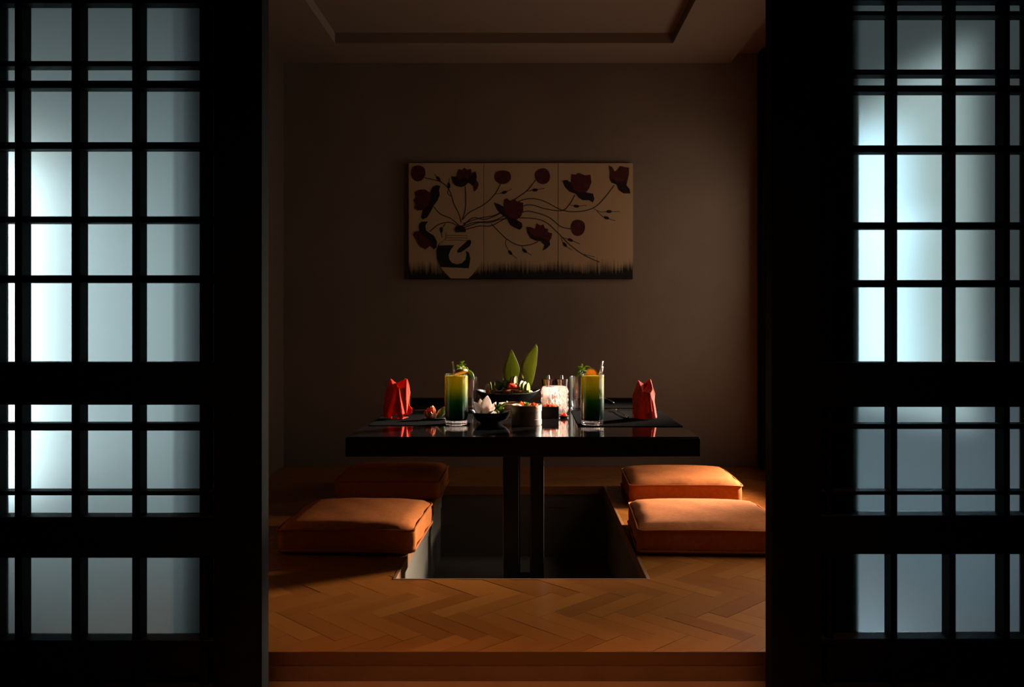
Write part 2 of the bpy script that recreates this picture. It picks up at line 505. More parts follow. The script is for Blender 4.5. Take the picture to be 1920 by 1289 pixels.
def window(name, x0, x1, y0, y1, z0, z1, mids):
    f = structure(MB().box(x0, x1, y0, y0+.035, z0, z1).box(x0, x1, y1-.035, y1, z0, z1)
                  .box(x0, x1, y0+.035, y1-.035, z0, z0+.035).box(x0, x1, y0+.035, y1-.035, z1-.035, z1).build(name, M['black_wood'], bevel=.003))
    ys = [y0+.035]
    for mdl in mids:
        MB().box(x0+.005, x1-.005, mdl-.012, mdl+.012, z0+.035, z1-.035).build('mullion', M['black_wood'], f)
        ys += [mdl-.012, mdl+.012]
    ys.append(y1-.035)
    xm = (x0+x1)/2
    for i in range(0, len(ys), 2):
        MB().box(xm-.002, xm+.002, ys[i], ys[i+1], z0+.035, z1-.035).build('pane', M['window_glass'], f)
    return f
window('window_1', XR+.02, XR+.08, WR[0], WR[1], WR[2], WR[3], [])
window('window_3', XR+.02, XR+.08, WB[0], WB[1], WB[2], WB[3], [])
window('window_2', XL-.08, XL-.02, WL[0], WL[1], WL[2], WL[3], [])

# dark jamb at the right end of the back wall
structure(MB().box(1.247, XR, YW-.10, YW, 0, 2.232).build('trim_1', M['black_wood'], bevel=.004))

# unseen light box added behind the left door; screens its light from the room
structure(MB().box(-.80, -.765, 2.0, 2.40, ZE, 2.6).build('light_box_side', M['black_wood']))
wab = structure(MB().box(XL, -.80, 2.40, 2.418, ZE, 2.6).build('light_box_back', M['white_plaster']))
MB().box(XL, -.765, 2.4185, 2.44, ZE, 2.6).build('panel', M['black_wood'], wab)  # dark backing added to stop bounce light onto the front left cushion

# ceiling: soffit frame, recessed tray, pocket along the right wall
TX0, TX1, TY1 = -.966, .735, 4.293
c = MB()
c.box(XL-.1, TX0, 1.8, YW+.05, ZC, ZT+.10)
c.box(TX1, 1.103, 1.8, YW+.05, ZC, ZT+.10)
c.box(TX0, TX1, TY1, YW+.05, ZC, ZT+.10)
c.box(TX0, TX1, 1.8, TY1, ZT, ZT+.10)
c.box(1.103, XR+.1, 1.8, YW+.05, ZT, ZT+.10)
structure(c.build('ceiling', M['ceiling']))

# entry floor, riser, nosing
structure(MB().box(-2.6, 2.6, -2.6, YF+.02, ZE-.08, ZE).build('floor_entry', M['entry']))
structure(MB().box(XL, XR, YF+.0005, YF+.03, ZE, -.0322).build('trim_2', M['riser']))
structure(MB().box(XL, XR, YF, YF+.002, -.032, -.0004).build('trim_3', M['oak']))

# raised floor: subfloor slab round the pit
SUB = -.012
fl = MB()
for a in ((XL, XR, YF+.03, PY0-.006), (XL, PX0-.006, PY0-.006, PY1+.006), (PX1+.006, XR, PY0-.006, PY1+.006), (XL, XR, PY1+.006, YW)):
    fl.box(a[0], a[1], a[2] if a[2] > YF+.1 else YF+.003, a[3], -.031, SUB)
floor = structure(fl.build('floor', M['subfloor']))

# herringbone planks, clipped against the room and the pit
PL, PW, GAP = 0.2352, 0.0588, 0.0004
def clip(poly, xa, xb, ya, yb):
    def cut(ps, ax, lim, sgn):
        out = []
        for i in range(len(ps)):
            p, q = ps[i], ps[(i+1) % len(ps)]
            dp, dq = sgn*(p[ax]-lim), sgn*(q[ax]-lim)
            if dp <= 0: out.append(p)
            if (dp < 0 < dq) or (dq < 0 < dp):
                t = dp/(dp-dq); out.append((p[0]+(q[0]-p[0])*t, p[1]+(q[1]-p[1])*t))
        return out
    for ax, lim, sg in ((0, xa, -1), (0, xb, 1), (1, ya, -1), (1, yb, 1)):
        poly = cut(poly, ax, lim, sg)
        if len(poly) < 3: return []
    return poly
def area(p):
    return abs(sum(p[i][0]*p[(i+1)%len(p)][1]-p[(i+1)%len(p)][0]*p[i][1] for i in range(len(p))))/2
S2 = math.sqrt(.5)
regions = ((XL+.001, XR-.001, YF+.0022, PY0-.002), (XL+.001, PX0-.002, PY0-.002, PY1+.002), (PX1+.002, XR-.001, PY0-.002, PY1+.002), (XL+.001, XR-.001, PY1+.002, YW-.001))
planks = []
for k in range(-80, 81):
    for mm in range(-12, 13):
        for horiz in (True, False):
            if horiz: r = (k*PW, k*PW+2*PL*mm, PL, PW)
            else:     r = (k*PW, (k+1)*PW+2*PL*mm, PW, PL)
            u0, v0, lu, lv = r
            cu, cv = u0+lu/2, v0+lv/2
            X = (cu+cv)*S2 + .03; Y = (cv-cu)*S2 + 2.255
            if X < XL-.2 or X > XR+.2 or Y < YF-.2 or Y > YW+.2: continue
            g = GAP
            cs = [(u0+g, v0+g), (u0+lu-g, v0+g), (u0+lu-g, v0+lv-g), (u0+g, v0+lv-g)]
            P = [((a+b)*S2+.03, (b-a)*S2+2.255) for a, b in cs]
            pieces = [q for q in (clip(P, *rg) for rg in regions) if len(q) >= 3 and area(q) > 2e-5]
            if not pieces: continue
            ang = -pi/4 if horiz else pi/4
            full = len(pieces) == 1 and abs(area(pieces[0])-area(P)) < 1e-7
            planks.append((Y, X, ang, full, pieces))
def in_view(p):
    px = VX + FPX*p[1]/p[0]; py = VY + FPX*EYE/p[0]
    return 470 < px < 1470
planks.sort(key=lambda p: (not in_view(p), p[0]))
shared = {}
def plank_mb(pieces, X, Y, ang, dz):
    b = MB(); ca, sa = cos(-ang), sin(-ang)
    for q in pieces:
        loc = [((x-X)*ca-(y-Y)*sa, (x-X)*sa+(y-Y)*ca) for x, y in q]
        b.prism(loc, SUB-.0005, dz, lambda u, v, w_: (u, v, w_))
    return b
rest = MB()
for i, (Y, X, ang, full, pieces) in enumerate(planks):
    dz = random.choice((0, -.0003, -.0006))
    if i < 296:
        if full:
            if dz not in shared:
                o = plank_mb(pieces, X, Y, ang, dz).build('plank', M['parquet'], floor)
                shared[dz] = o
            else:
                o = shared[dz].copy(); COL.objects.link(o)
        else:
            o = plank_mb(pieces, X, Y, ang, dz).build('plank', M['parquet'], floor)
        o.location = (X, Y, 0); o.rotation_euler = (0, 0, ang)
    else:
        for q in pieces:
            rest.prism(q, SUB-.0005, dz, lambda u, v, w_: (u, v, w_))
if rest.v:
    o = rest.build('far_planks', M['parquet'], floor); o['kind'] = 'stuff'

# sunken pit under the table
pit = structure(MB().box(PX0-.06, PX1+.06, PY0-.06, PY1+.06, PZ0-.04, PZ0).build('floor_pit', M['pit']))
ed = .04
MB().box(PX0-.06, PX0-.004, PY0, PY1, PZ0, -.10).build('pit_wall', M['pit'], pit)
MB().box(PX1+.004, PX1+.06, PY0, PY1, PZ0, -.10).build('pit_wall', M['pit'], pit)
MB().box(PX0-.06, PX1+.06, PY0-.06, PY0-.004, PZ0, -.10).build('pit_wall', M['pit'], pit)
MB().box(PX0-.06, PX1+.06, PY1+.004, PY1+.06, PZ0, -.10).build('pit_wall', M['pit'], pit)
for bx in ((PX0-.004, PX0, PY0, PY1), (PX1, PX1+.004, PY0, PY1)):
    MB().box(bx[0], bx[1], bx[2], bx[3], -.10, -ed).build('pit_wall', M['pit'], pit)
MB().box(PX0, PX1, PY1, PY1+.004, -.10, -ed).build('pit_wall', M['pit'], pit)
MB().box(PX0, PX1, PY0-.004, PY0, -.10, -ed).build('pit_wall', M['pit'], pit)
tr = structure(MB().box(PX0-.002, PX0+.008, PY0-.002, PY1+.002, -ed, .0005).build('trim_4', M['oak'], bevel=.001))
structure(MB().box(PX1-.008, PX1+.002, PY0-.002, PY1+.002, -ed, .0005).build('trim_5', M['oak'], bevel=.001))
structure(MB().box(PX0+.008, PX1-.008, PY1-.008, PY1+.002, -ed, .0005).build('trim_6', M['oak'], bevel=.001))
structure(MB().box(PX0+.008, PX1-.008, PY0-.002, PY0+.008, -ed, .0005).build('trim_7', M['oak'], bevel=.001))

# inner pillars behind the doors, header, side fillers, corridor shell
structure(MB().box(-.796, -.612, 1.915, 2.0, ZE, 2.2).build('trim_8', M['black_wood'], bevel=.002))
structure(MB().box(.572, .749, 1.915, 2.0, ZE, 2.2).build('trim_9', M['black_wood'], bevel=.002))
structure(MB().box(-2.3, 2.3, 1.80, 1.90, 1.96, 2.6).build('wall_front', M['dark']))
structure(MB().box(-2.3, -1.256, 1.80, 1.90, ZE, 1.96).build('wall_front_left', M['dark']))
structure(MB().box(1.19, 2.3, 1.80, 1.90, ZE, 1.96).build('wall_front_right', M['dark']))
structure(MB().box(-2.4, -2.3, -2.3, 1.90, ZE, 2.6).build('wall_corridor_left', M['dark']))
structure(MB().box(2.3, 2.4, -2.3, 1.90, ZE, 2.6).build('wall_corridor_right', M['dark']))
structure(MB().box(-2.4, 2.4, -2.4, -2.3, ZE, 2.6).build('wall_corridor_back', M['dark']))
structure(MB().box(-2.4, 2.4, -2.4, 1.90, 2.6, 2.7).build('ceiling_corridor', M['dark']))

# ------------------------------------------------------------------ sliding lattice doors
def dz_(py): return wz(py, YD)
def dx_(px): return wx(px, YD)
BAR_D = .036      # lattice depth
def door(name, stile_in, stile_out, cols, rows, rails, frost, brace=None):
    """cols: list of (px0,px1) bar faces; rows: (py0,py1) bar faces; rails: (py0,py1)"""
    x_in, x_out = stile_in, stile_out
    xa, xb = min(x_in + x_out), max(x_in + x_out)
    zt, zb = 1.96, ZE+.004
    root = structure(MB().box(x_in[0], x_in[1], YD, YD+.05, zb, zt).build(name, M['black_wood'], bevel=.002))
    MB().box(x_out[0], x_out[1], YD, YD+.05, zb, zt).build('stile', M['black_wood'], root, bevel=.002)
    gx0, gx1 = (x_out[1], x_in[0]) if x_out[0] < x_in[0] else (x_in[1], x_out[0])
    zrails = []
    for (a, b_) in rails:
        z1, z0 = a, b_
        MB().box(gx0, gx1, YD+.004, YD+.048, z0, z1).build('rail', M['black_wood'], root, bevel=.0015)
        zrails.append((z0, z1))
    zrails.sort()
    ls = zrails
    # vertical muntins, between rails
    xcols = sorted((dx_(a), dx_(b_)) for a, b_ in cols)
    for i in range(len(ls)-1):
        z0, z1 = ls[i][1], ls[i+1][0]
        bars = sorted((dz_(b_), dz_(a)) for a, b_ in rows if z0 < (dz_(a)+dz_(b_))/2 < z1)
        panel = (i == 0)
        for (x0, x1) in xcols:
            MB().box(x0, x1, YD+.006, YD+.006+BAR_D, z0, z1).build('muntin', M['black_wood'], root, bevel=.001)
        for (h0, h1) in bars:
            MB().box(gx0, gx1, YD+.008, YD+.004+BAR_D, h0, h1).build('muntin', M['black_wood'], root, bevel=.001)
        if panel:
            MB().box(gx0, gx1, YD+.030, YD+.044, z0, z1).build('panel', M['black_panel'], root)
            if brace:
                for (xa_, za_, xb_, zb_) in brace:
                    dv = Vector((xb_-xa_, zb_-za_)).normalized()*.0; n = Vector((-(zb_-za_), xb_-xa_)).normalized()*.007
                    MB().prism([(xa_+n[0], za_+n[1]), (xb_+n[0], zb_+n[1]), (xb_-n[0], zb_-n[1]), (xa_-n[0], za_-n[1])],
                               YD+.018, YD+.030, lambda u, v, w_: (u, w_, v)).build('brace', M['black_wood'], root)
        else:
            xs = [gx0] + [q for x0, x1 in xcols for q in ((x0+x1)/2,)] + [gx1]
            zs = [z0] + [(h0+h1)/2 for h0, h1 in bars] + [z1]
            ya, yb = YD+.006+BAR_D, YD+.006+BAR_D+.005
            for a in range(len(xs)-1):
                for b in range(len(zs)-1):
                    g = .0004
                    x0, x1, q0, q1 = xs[a]+g, xs[a+1]-g, zs[b]+g, zs[b+1]-g
                    p = MB()
                    p.box(x0, x1, ya, yb, q0, q1)
                    p.mi = [0]*6; p.mi[4] = 1       # rear face is the etched one
                    p.build('pane', [M['window_glass'], M[frost]], root)
    return root

rows_l = [(-118,-106), (-9,3), (112,122), (149,163), (265,278), (405,417), (516,530), (795,809), (923,931)]
rows_r = [(-112,-102), (-8,-2), (18,26), (128,138), (158,170), (271,284), (416,428), (525,538), (796,806), (923,930)]
up = [(1.96, 1.86), (dz_(-235), dz_(-320))]
rails_l = [(1.96, 1.86), (dz_(680), dz_(760)), (dz_(971), dz_(1048)), (dz_(1203), dz_(1216)), (ZE+.06, ZE+.004)]
rails_r = [(1.96, 1.86), (dz_(680), dz_(764)), (dz_(968), dz_(1041)), (dz_(1200), dz_(1212)), (ZE+.06, ZE+.004)]
door('door_1', (dx_(400), dx_(491)), (-1.256, dx_(-10)), [(24,38), (131,147), (245,260), (372,387)], rows_l, rails_l, 'frost_pale')
zb_ = dz_(1212)
door('door_2', (dx_(1447), dx_(1540)), (dx_(1935), 1.19), [(1552,1564), (1673,1685), (1783,1795), (1885,1897)], rows_r, rails_r, 'frost_side',
     brace=[(dx_(1773), dz_(1235), dx_(1692), ZE+.06), (dx_(1797), dz_(1222), dx_(1885), ZE+.05), (dx_(1990), dz_(1222), dx_(1890), ZE+.06)][:2])

# ------------------------------------------------------------------ table
T0x, T1x, T0y, T1y = -.563, .538, 2.642, 4.057
tb = thing('low_dining_table', 'black lacquered dining table on paired posts over the sunken pit', 'table', (-.012, 3.35, PZ0))
def lo(x, y, z): return (x+.012, y-3.35, z-PZ0)
def lbox(x0, x1, y0, y1, z0, z1): 
    a = lo(x0, y0, z0); b = lo(x1, y1, z1)
    return MB().box(a[0], b[0], a[1], b[1], a[2], b[2])
lbox(T0x, T1x, T0y, T1y, TZ-.062, TZ-.003).build('tabletop', M['lacquer_edge'], tb, bevel=.003)
lbox(T0x+.004, T1x-.004, T0y+.004, T1y-.004, TZ-.003, TZ).build('glass_top', M['lacquer'], tb, bevel=.001)
lbox(wx(943, 2.95), wx(977, 2.95)-.009, 2.95, 3.02, PZ0+.02, TZ-.062).build('leg', M['steel_black'], tb, bevel=.003)
lbox(wx(995, 2.95), wx(1020, 2.95), 2.95, 3.02, PZ0+.02, TZ-.062).build('leg', M['steel_black'], tb, bevel=.003)
lbox(wx(943, 2.95), wx(977, 2.95)-.009, 3.62, 3.69, PZ0+.02, TZ-.062).build('leg', M['steel_black'], tb, bevel=.003)
lbox(wx(995, 2.95), wx(1020, 2.95), 3.62, 3.69, PZ0+.02, TZ-.062).build('leg', M['steel_black'], tb, bevel=.003)
lbox(-.10, .075, 2.93, 3.03, TZ-.074, TZ-.062).build('mounting_plate', M['steel_black'], tb)
lbox(-.10, .075, 3.60, 3.71, TZ-.074, TZ-.062).build('mounting_plate', M['steel_black'], tb)
lbox(-.10, .075, 2.90, 3.74, PZ0, PZ0+.02).build('base_plate', M['steel_black'], tb, bevel=.003)
lbox(wx(979, 2.95), wx(994, 2.95), 2.96, 3.0, PZ0+.02, PZ0+.075).build('brace_block', M['steel_black'], tb)

# ------------------------------------------------------------------ floor cushions
def cushion_mesh(w_, d_, h_, seed):
    rnd = random.Random(seed); b = MB()
    nx, ny, nz = 20, 18, 6; r = .016
    bm = bmesh.new()
    bmesh.ops.create_cube(bm, size=1)
    bmesh.ops.subdivide_edges(bm, edges=bm.edges[:], cuts=17, use_grid_fill=True)
    ph = [rnd.uniform(0, 6) for _ in range(6)]
    for v in bm.verts:
        x, y, z = v.co.x*w_, v.co.y*d_, (v.co.z+.5)*h_
        ix = max(-w_/2+r, min(w_/2-r, x)); iy = max(-d_/2+r, min(d_/2-r, y)); iz = max(r, min(h_-r, z))
        dv = Vector((x-ix, y-iy, z-iz))
        if dv.length > 1e-9:
            mx = max(abs(dv.x), abs(dv.y), abs(dv.z)); dv = dv.normalized()*mx
        p = Vector((ix, iy, iz))+dv
        u, vv = 2*v.co.x, 2*v.co.y
        top = max(0, v.co.z*2)
        puff = (1-u*u)*(1-vv*vv)
        p.z += top*(.021*puff**.5 + .0022*sin(9*u+ph[0])*cos(7*vv+ph[1])*puff)
        side = 1-abs(2*v.co.z)**2
        k = 1+.018*side
        p.x *= k; p.y *= k
        p.x += .003*sin(8*vv+ph[2])*abs(u)**4; p.y += .003*sin(9*u+ph[3])*abs(vv)**4
        # corners drop a little
        p.z -= top*.006*(abs(u)*abs(vv))**4
        v.co = p
    me = bpy.data.meshes.new('cover'); bm.to_mesh(me); bm.free()
    for p in me.polygons: p.use_smooth = True
    me.materials.append(M['rust'])
    return me
def rrect(w_, d_, r, z, n=6, wob=0, seed=0):
    pts = []; rnd = random.Random(seed)
    for cx_, cy_, a0 in ((w_/2-r, d_/2-r, 0), (-w_/2+r, d_/2-r, pi/2), (-w_/2+r, -d_/2+r, pi), (w_/2-r, -d_/2+r, 1.5*pi)):
        for k in range(n+1):
            a = a0+pi/2*k/n
            pts.append((cx_+r*cos(a), cy_+r*sin(a), z-wob*.6))
    out = []
    for i, p in enumerate(pts):
        q = pts[(i+1) % len(pts)]
        out.append(p)
        L = math.dist(p, q)
        if L > .05:
            m_ = 8
            for j in range(1, m_):
                t = j/m_; out.append((p[0]+(q[0]-p[0])*t, p[1]+(q[1]-p[1])*t, z+wob*sin(pi*t)*rnd.uniform(.3, .8)))
    return out
def cushion(x, y, rz, label, seed, w_=.455, d_=.44, h_=.097):
    t = thing('floor_cushion', label, 'cushion', (x, y, 0.0005), rz, 'rust box cushions around the table')
    o = bpy.data.objects.new('cover', cushion_mesh(w_, d_, h_, seed)); COL.objects.link(o); o.parent = t
    MB().tube(rrect(w_+.008, d_+.008, .022, h_-.013, wob=.003, seed=seed), .0042, 6, closed=True).build('piping', M['rust_dark'], o, smooth=True)
    MB().tube(rrect(w_+.010, d_+.010, .022, .014, seed=seed), .0042, 6, closed=True).build('piping', M['rust_dark'], o, smooth=True)
    return t
cushion(-.603, 3.075, radians(-2.0), 'rust box cushion front left, its right side lit orange', 3)
cushion(-.612, 3.945, radians(0), 'dark maroon looking cushion in shadow, behind the front left one', 5, d_=.42)
cushion(.683, 3.845, radians(-1.5), 'rust box cushion at back right, brightly lit along its rear edge', 8, w_=.475, d_=.42)
cushion(.625, 3.065, radians(-2.5), 'rust box cushion front right, cut off by the black door', 11, w_=.48)

# ------------------------------------------------------------------ triptych painting on the back wall
YP = YW-.024
def pc(cx_, cy_):
    px = 740+cx_/4.085; py = 290+cy_/4.085
    return (wx(px, YP), wz(py, YP))
ox, oz = pc(107, 955)
pt = thing('triptych_painting', 'cream three panel painting of dark red flowers in a vase on the back wall', 'painting', (ox, YW, oz))
def pl(cx_, cy_): 
    x, z = pc(cx_, cy_); return (x-ox, z-oz)
for a, b in ((107, 679), (682, 1249), (1252, 1824)):
    x0, z0 = pl(a, 955); x1, z1 = pl(b, 65)
    MB().box(x0, x1, -.024, -.001, z0, z1).build('canvas_panel', M['canvas'], pt, bevel=.0015)
def paint(name, poly, m, lift=0):
    """a coat of paint: a flat shape on the canvas face"""
    b = MB(); pp = [pl(*p) for p in poly]
    b.prism(pp, -.0245-.0004*lift, -.0235, lambda u, v, w_: (u, w_, v))
    return b.build(name, m, pt)
def ellipse(cx_, cy_, rx, ry, ang=0, n=20, heart=0):
    out = []
    for k in range(n):
        a = 2*pi*k/n
        x, y = rx*cos(a), ry*sin(a)
        if heart and sin(a) < -.6: y += heart*(-sin(a)-.6)/.4
        out.append((cx_+x*cos(ang)-y*sin(ang), cy_+x*sin(ang)+y*cos(ang)))
    return out
def smooth_line(pts, n=7):
    out = []
    P = [pts[0]]+list(pts)+[pts[-1]]
    for i in range(1, len(P)-2):
        p0, p1, p2, p3 = [Vector(q) for q in P[i-1:i+3]]
        for k in range(n):
            t = k/n
            out.append(.5*((2*p1)+(-p0+p2)*t+(2*p0-5*p1+4*p2-p3)*t*t+(-p0+3*p1-3*p2+p3)*t**3))
    out.append(Vector(pts[-1])); return out
def stroke(name, pts, wd, m, lift=1):
    ln = smooth_line(pts); b = MB(); L = []; R = []
    for i, p in enumerate(ln):
        t = (ln[min(i+1, len(ln)-1)]-ln[max(i-1, 0)]); t.normalize()
        n_ = Vector((-t.y, t.x))*wd/2
        L.append(pl(*(p+n_))); R.append(pl(*(p-n_)))
    vs = []; fs = []
    for i in range(len(L)):
        for q in (L[i], R[i]): vs.append((q[0], -.0244-.0003*lift, q[1]))
    for i in range(len(L)-1): fs.append((2*i, 2*i+1, 2*i+3, 2*i+2))
    for i in range(len(L)):
        for q in (L[i], R[i]): vs.append((q[0], -.0236, q[1]))
    o_ = 2*len(L)
    for i in range(len(L)-1):
        fs += [(o_+2*i+2, o_+2*i+3, o_+2*i+1, o_+2*i), (2*i, 2*i+2, o_+2*i+2, o_+2*i), (2*i+3, 2*i+1, o_+2*i+1, o_+2*i+3)]
    b.add(vs, fs); return b.build(name, m, pt)
stems = [
 [(510,520),(490,450),(455,380),(430,300),(400,245),(340,205),(230,178)],
 [(515,500),(540,430),(545,330),(540,245)],
 [(495,545),(430,490),(350,455),(300,400)],
 [(480,545),(420,520),(340,535),(268,590)],
 [(520,500),(570,445),(690,380),(770,300),(810,225)],
 [(525,530),(640,490),(790,455),(920,345),(1010,280),(1080,195)],
 [(520,550),(600,485),(690,497),(800,455),(950,360),(1050,338),(1150,360),(1280,425),(1400,438),(1520,410),(1600,340),(1682,235)],
 [(530,560),(650,520),(750,508),(840,470),(985,395),(1060,388),(1150,415),(1280,430),(1340,380),(1380,310)],
 [(540,575),(650,548),(740,545),(850,490),(985,440),(1060,440),(1180,480),(1270,550),(1350,570)],
 [(530,545),(620,518),(720,522),(850,490),(1040,488),(1150,515),(1240,590),(1340,690),(1450,770),(1570,825)],
 [(740,530),(850,640),(950,695),(1040,690),(1100,665)]]
for s_ in stems: stroke('painted_stem', s_, 7.5, M['stem_ink'])
twigs = [[(360,212),(335,185),(305,148)], [(415,250),(415,225),(420,180)], [(410,265),(408,300),(430,318)], [(770,303),(840,292),(897,262)], [(1010,280),(1075,272),(1148,258)],
 [(1340,385),(1390,396),(1472,390)], [(1525,415),(1580,440),(1640,437),(1725,437)], [(1550,432),(1600,478),(1692,508)], [(1280,635),(1345,655),(1420,685)],
 [(1275,640),(1300,690),(1360,735)], [(855,650),(850,690),(885,750),(938,797)], [(970,695),(995,735),(1050,772)], [(390,530),(358,580),(366,636)], [(1450,765),(1490,775),(1535,785)]]
for s_ in twigs: stroke('painted_twig', s_, 4.5, M['stem_ink'])
for cx_, cy_, an in ((335,185,-2.2),(416,238,1.5),(840,290,-.25),(1076,272,-.1),(1392,396,.05),(1642,437,0),(1622,485,.3),(1346,655,.4),(1303,690,.9),(885,752,.9),(995,737,.7),(358,578,1.6)):
    paint('painted_bud', ellipse(cx_, cy_, 22, 11.5, an, 12), M['petal_dark'], 2)
buds = [(180,140,56,66,.1), (828,170,64,57,0), (1132,163,58,65,-.4), (1404,558,55,67,.1)]
for cx_, cy_, rx, ry, an in buds: paint('painted_flower', ellipse(cx_, cy_, rx, ry, an, 22, 9), M['petal_red'], 2)
flowers = [
 ([(150,290),(190,268),(235,268),(275,295),(290,250),(320,235),(350,240),(340,270),(345,310),(330,350),(300,390),(280,430),(250,480),(215,497),(205,480),(215,425),(175,430),(150,410),(160,385),(142,350),(160,325)],
  [(272,297),(290,250),(320,235),(350,240),(340,270),(345,310),(330,350),(300,390),(280,430),(250,480),(215,497),(205,480),(222,420),(262,385),(280,340)]),
 ([(433,165),(470,170),(490,110),(515,120),(535,100),(555,118),(585,110),(590,140),(620,130),(630,170),(625,195),(645,225),(635,260),(610,285),(600,240),(565,215),(540,240),(510,250),(470,240),(445,215)],
  [(433,165),(470,172),(500,190),(535,170),(560,190),(595,150),(620,130),(630,170),(625,195),(600,238),(565,215),(540,240),(510,250),(470,240),(445,215)]),
 ([(1285,200),(1320,195),(1350,215),(1355,150),(1385,155),(1410,140),(1435,150),(1455,160),(1500,155),(1508,210),(1490,260),(1465,290),(1520,300),(1530,340),(1518,368),(1490,350),(1440,350),(1410,330),(1385,300),(1340,285),(1305,250)],
  [(1285,200),(1320,195),(1350,215),(1372,270),(1400,290),(1465,292),(1520,300),(1530,340),(1518,368),(1490,350),(1440,350),(1410,330),(1385,300),(1340,285),(1305,250)]),
 ([(1640,85),(1665,95),(1685,130),(1705,120),(1725,88),(1760,95),(1795,100),(1795,150),(1780,215),(1775,235),(1800,265),(1805,298),(1750,297),(1715,270),(1700,230),(1660,215),(1645,180),(1648,130)],
  [(1645,180),(1680,190),(1705,215),(1745,205),(1780,215),(1775,235),(1800,265),(1805,298),(1750,297),(1715,270),(1700,230),(1660,215)]),
 ([(762,368),(800,380),(835,400),(838,345),(860,335),(885,355),(915,340),(940,360),(985,370),(985,430),(970,470),(935,500),(975,525),(980,555),(960,577),(920,560),(885,540),(860,490),(820,460),(785,420)],
  [(762,368),(800,380),(835,402),(850,450),(880,480),(935,500),(975,525),(980,555),(960,577),(920,560),(885,540),(860,490),(820,460),(785,420)]),
 ([(1012,555),(1040,555),(1075,570),(1090,527),(1115,545),(1140,535),(1150,565),(1175,570),(1175,595),(1208,605),(1200,640),(1185,665),(1192,690),(1165,720),(1135,735),(1150,695),(1120,665),(1080,660),(1040,640),(1015,595)],
  [(1012,555),(1035,600),(1080,630),(1130,640),(1185,660),(1192,690),(1165,720),(1135,735),(1150,695),(1120,665),(1080,660),(1040,640),(1015,595)]),
 ([(185,545),(205,515),(255,512),(235,545),(240,580),(265,600),(300,620),(325,670),(320,710),(300,727),(270,700),(235,727),(200,710),(180,690),(160,650),(140,615),(155,590),(190,585)],
  [(185,545),(205,515),(255,512),(235,545),(240,580),(265,600),(300,620),(325,670),(320,710),(300,727),(285,680),(250,640),(215,620),(190,590)])]
for full, dark in flowers:
    paint('painted_flower', full, M['petal_red'], 2); paint('painted_sepal', dark, M['petal_dark'], 3)
paint('painted_vase', [(400,600),(570,600),(600,640),(650,670),(680,730),(672,800),(640,860),(600,915),(565,950),(430,950),(385,905),(345,855),(322,790),(325,720),(350,680),(395,650)], M['cream'], 4)
paint('vase_motif', [(335,697),(457,694),(430,730),(414,770),(420,805),(440,830),(478,842),(515,832),(543,805),(550,765),(545,738),(570,752),(580,800),(568,872),(352,862),(326,800),(322,740)], M['canvas_black'], 5)
paint('vase_motif', [(476,748),(490,720),(530,685),(562,655),(582,655),(588,675),(575,703),(540,728),(510,748),(490,752)], M['canvas_black'], 5)
paint('vase_neck', [(468,595),(462,560),(490,540),(520,545),(545,570),(545,595)], M['petal_dark'], 5)
for yy in (622, 640, 658): stroke('vase_stripe', [(400,yy),(470,yy-2),(560,yy+1)], 4, M['stem_ink'], 6)

# ------------------------------------------------------------------ things on the table
def tY(py): return (EYE-TZ)*FPX/(py-VY)      # depth of a point on the table top
TT = TZ+.0004
MT = TT+.0025          # top of a placemat

# placemats
def placemat(x0, x1, y0, y1, label):
    t = MB().box(-(x1-x0)/2, (x1-x0)/2, -(y1-y0)/2, (y1-y0)/2, 0, .0022).build('placemat', M['mat'], bevel=.0008)
    t.location = ((x0+x1)/2, (y0+y1)/2, TT); return tag(t, label, 'placemat', 'black woven placemats')
placemat(-.545, -.20, 2.93, 3.40, 'black woven placemat under the bright red napkin at left')
placemat(.175, .530, 2.90, 3.40, 'black woven placemat under the brick red napkin at right')
placemat(-.540, -.22, 3.52, 3.98, 'black woven placemat at the rear left corner of the table')
placemat(.190, .525, 3.52, 3.98, 'black woven placemat at the rear right corner of the table')

# tall tumblers with layered drinks
def cut(a, z, r):
    if .02 < z < .105:
        n = 13
        u = n*a/(2*pi); k = z*75
        f = abs(2*((u+k) % 1)-1)*abs(2*((u-k) % 1)-1)
        return r-.0002+.0032*f*(1 if z < .09 else (.105-z)/.015)
    return r
def tumbler(t, R, H, base, name='glass', cutfn=None, m='glass', n=78, wall=.0026):
    prof = [(0.001, .0), (R*.93, 0), (R*.98, .004)]
    for i in range(1, 27): prof.append((R*(.98+.02*i/26), .004+(H-.004)*i/26))
    prof += [(R-wall*.5, H+.0008), (R-wall, H-.001)]
    for i in range(1, 8): prof.append((R-wall, H-.001-(H-base-.004)*i/8))
    prof += [(R*.85, base), (.001, base-.001)]
    o = MB().lathe(prof, n, fr=(lambda a, z, r: cutfn(a, z, r) if (r > R*.975) else r) if cutfn else None).build(name, M[m], t)
    smooth_by_angle(o, 30); return o
def cocktail(x, y, label):
    t = thing('cocktail', label, 'drink', (x, y, TT), 0)
    tumbler(t, .0410, .176, .017, cutfn=cut, wall=.0009)
    MB().lathe([(.001, .0012), (.0365, .0012), (.0388, .005), (.0385, .0165), (.001, .0175)], 18).build('glass_base', M['crystal'], t)
    b = MB().lathe([(.001, .0185), (.0345, .0185), (.0385, .023), (.0392, .06), (.0397, .168), (.0392, .1695), (.001, .1692)], 40).build('liquid', M['drink'], t)
    smooth_by_angle(b, 50)
    return t
GLx, GLy = wx(854.5, 2.93), 2.955
GRx, GRy = wx(1112, 2.93), 2.955
cocktail(GLx, GLy, 'tall glass of yellow to green layered drink at left, beside the red napkin')
cocktail(GRx, GRy, 'tall glass of yellow to green layered drink at right of the glowing candle')

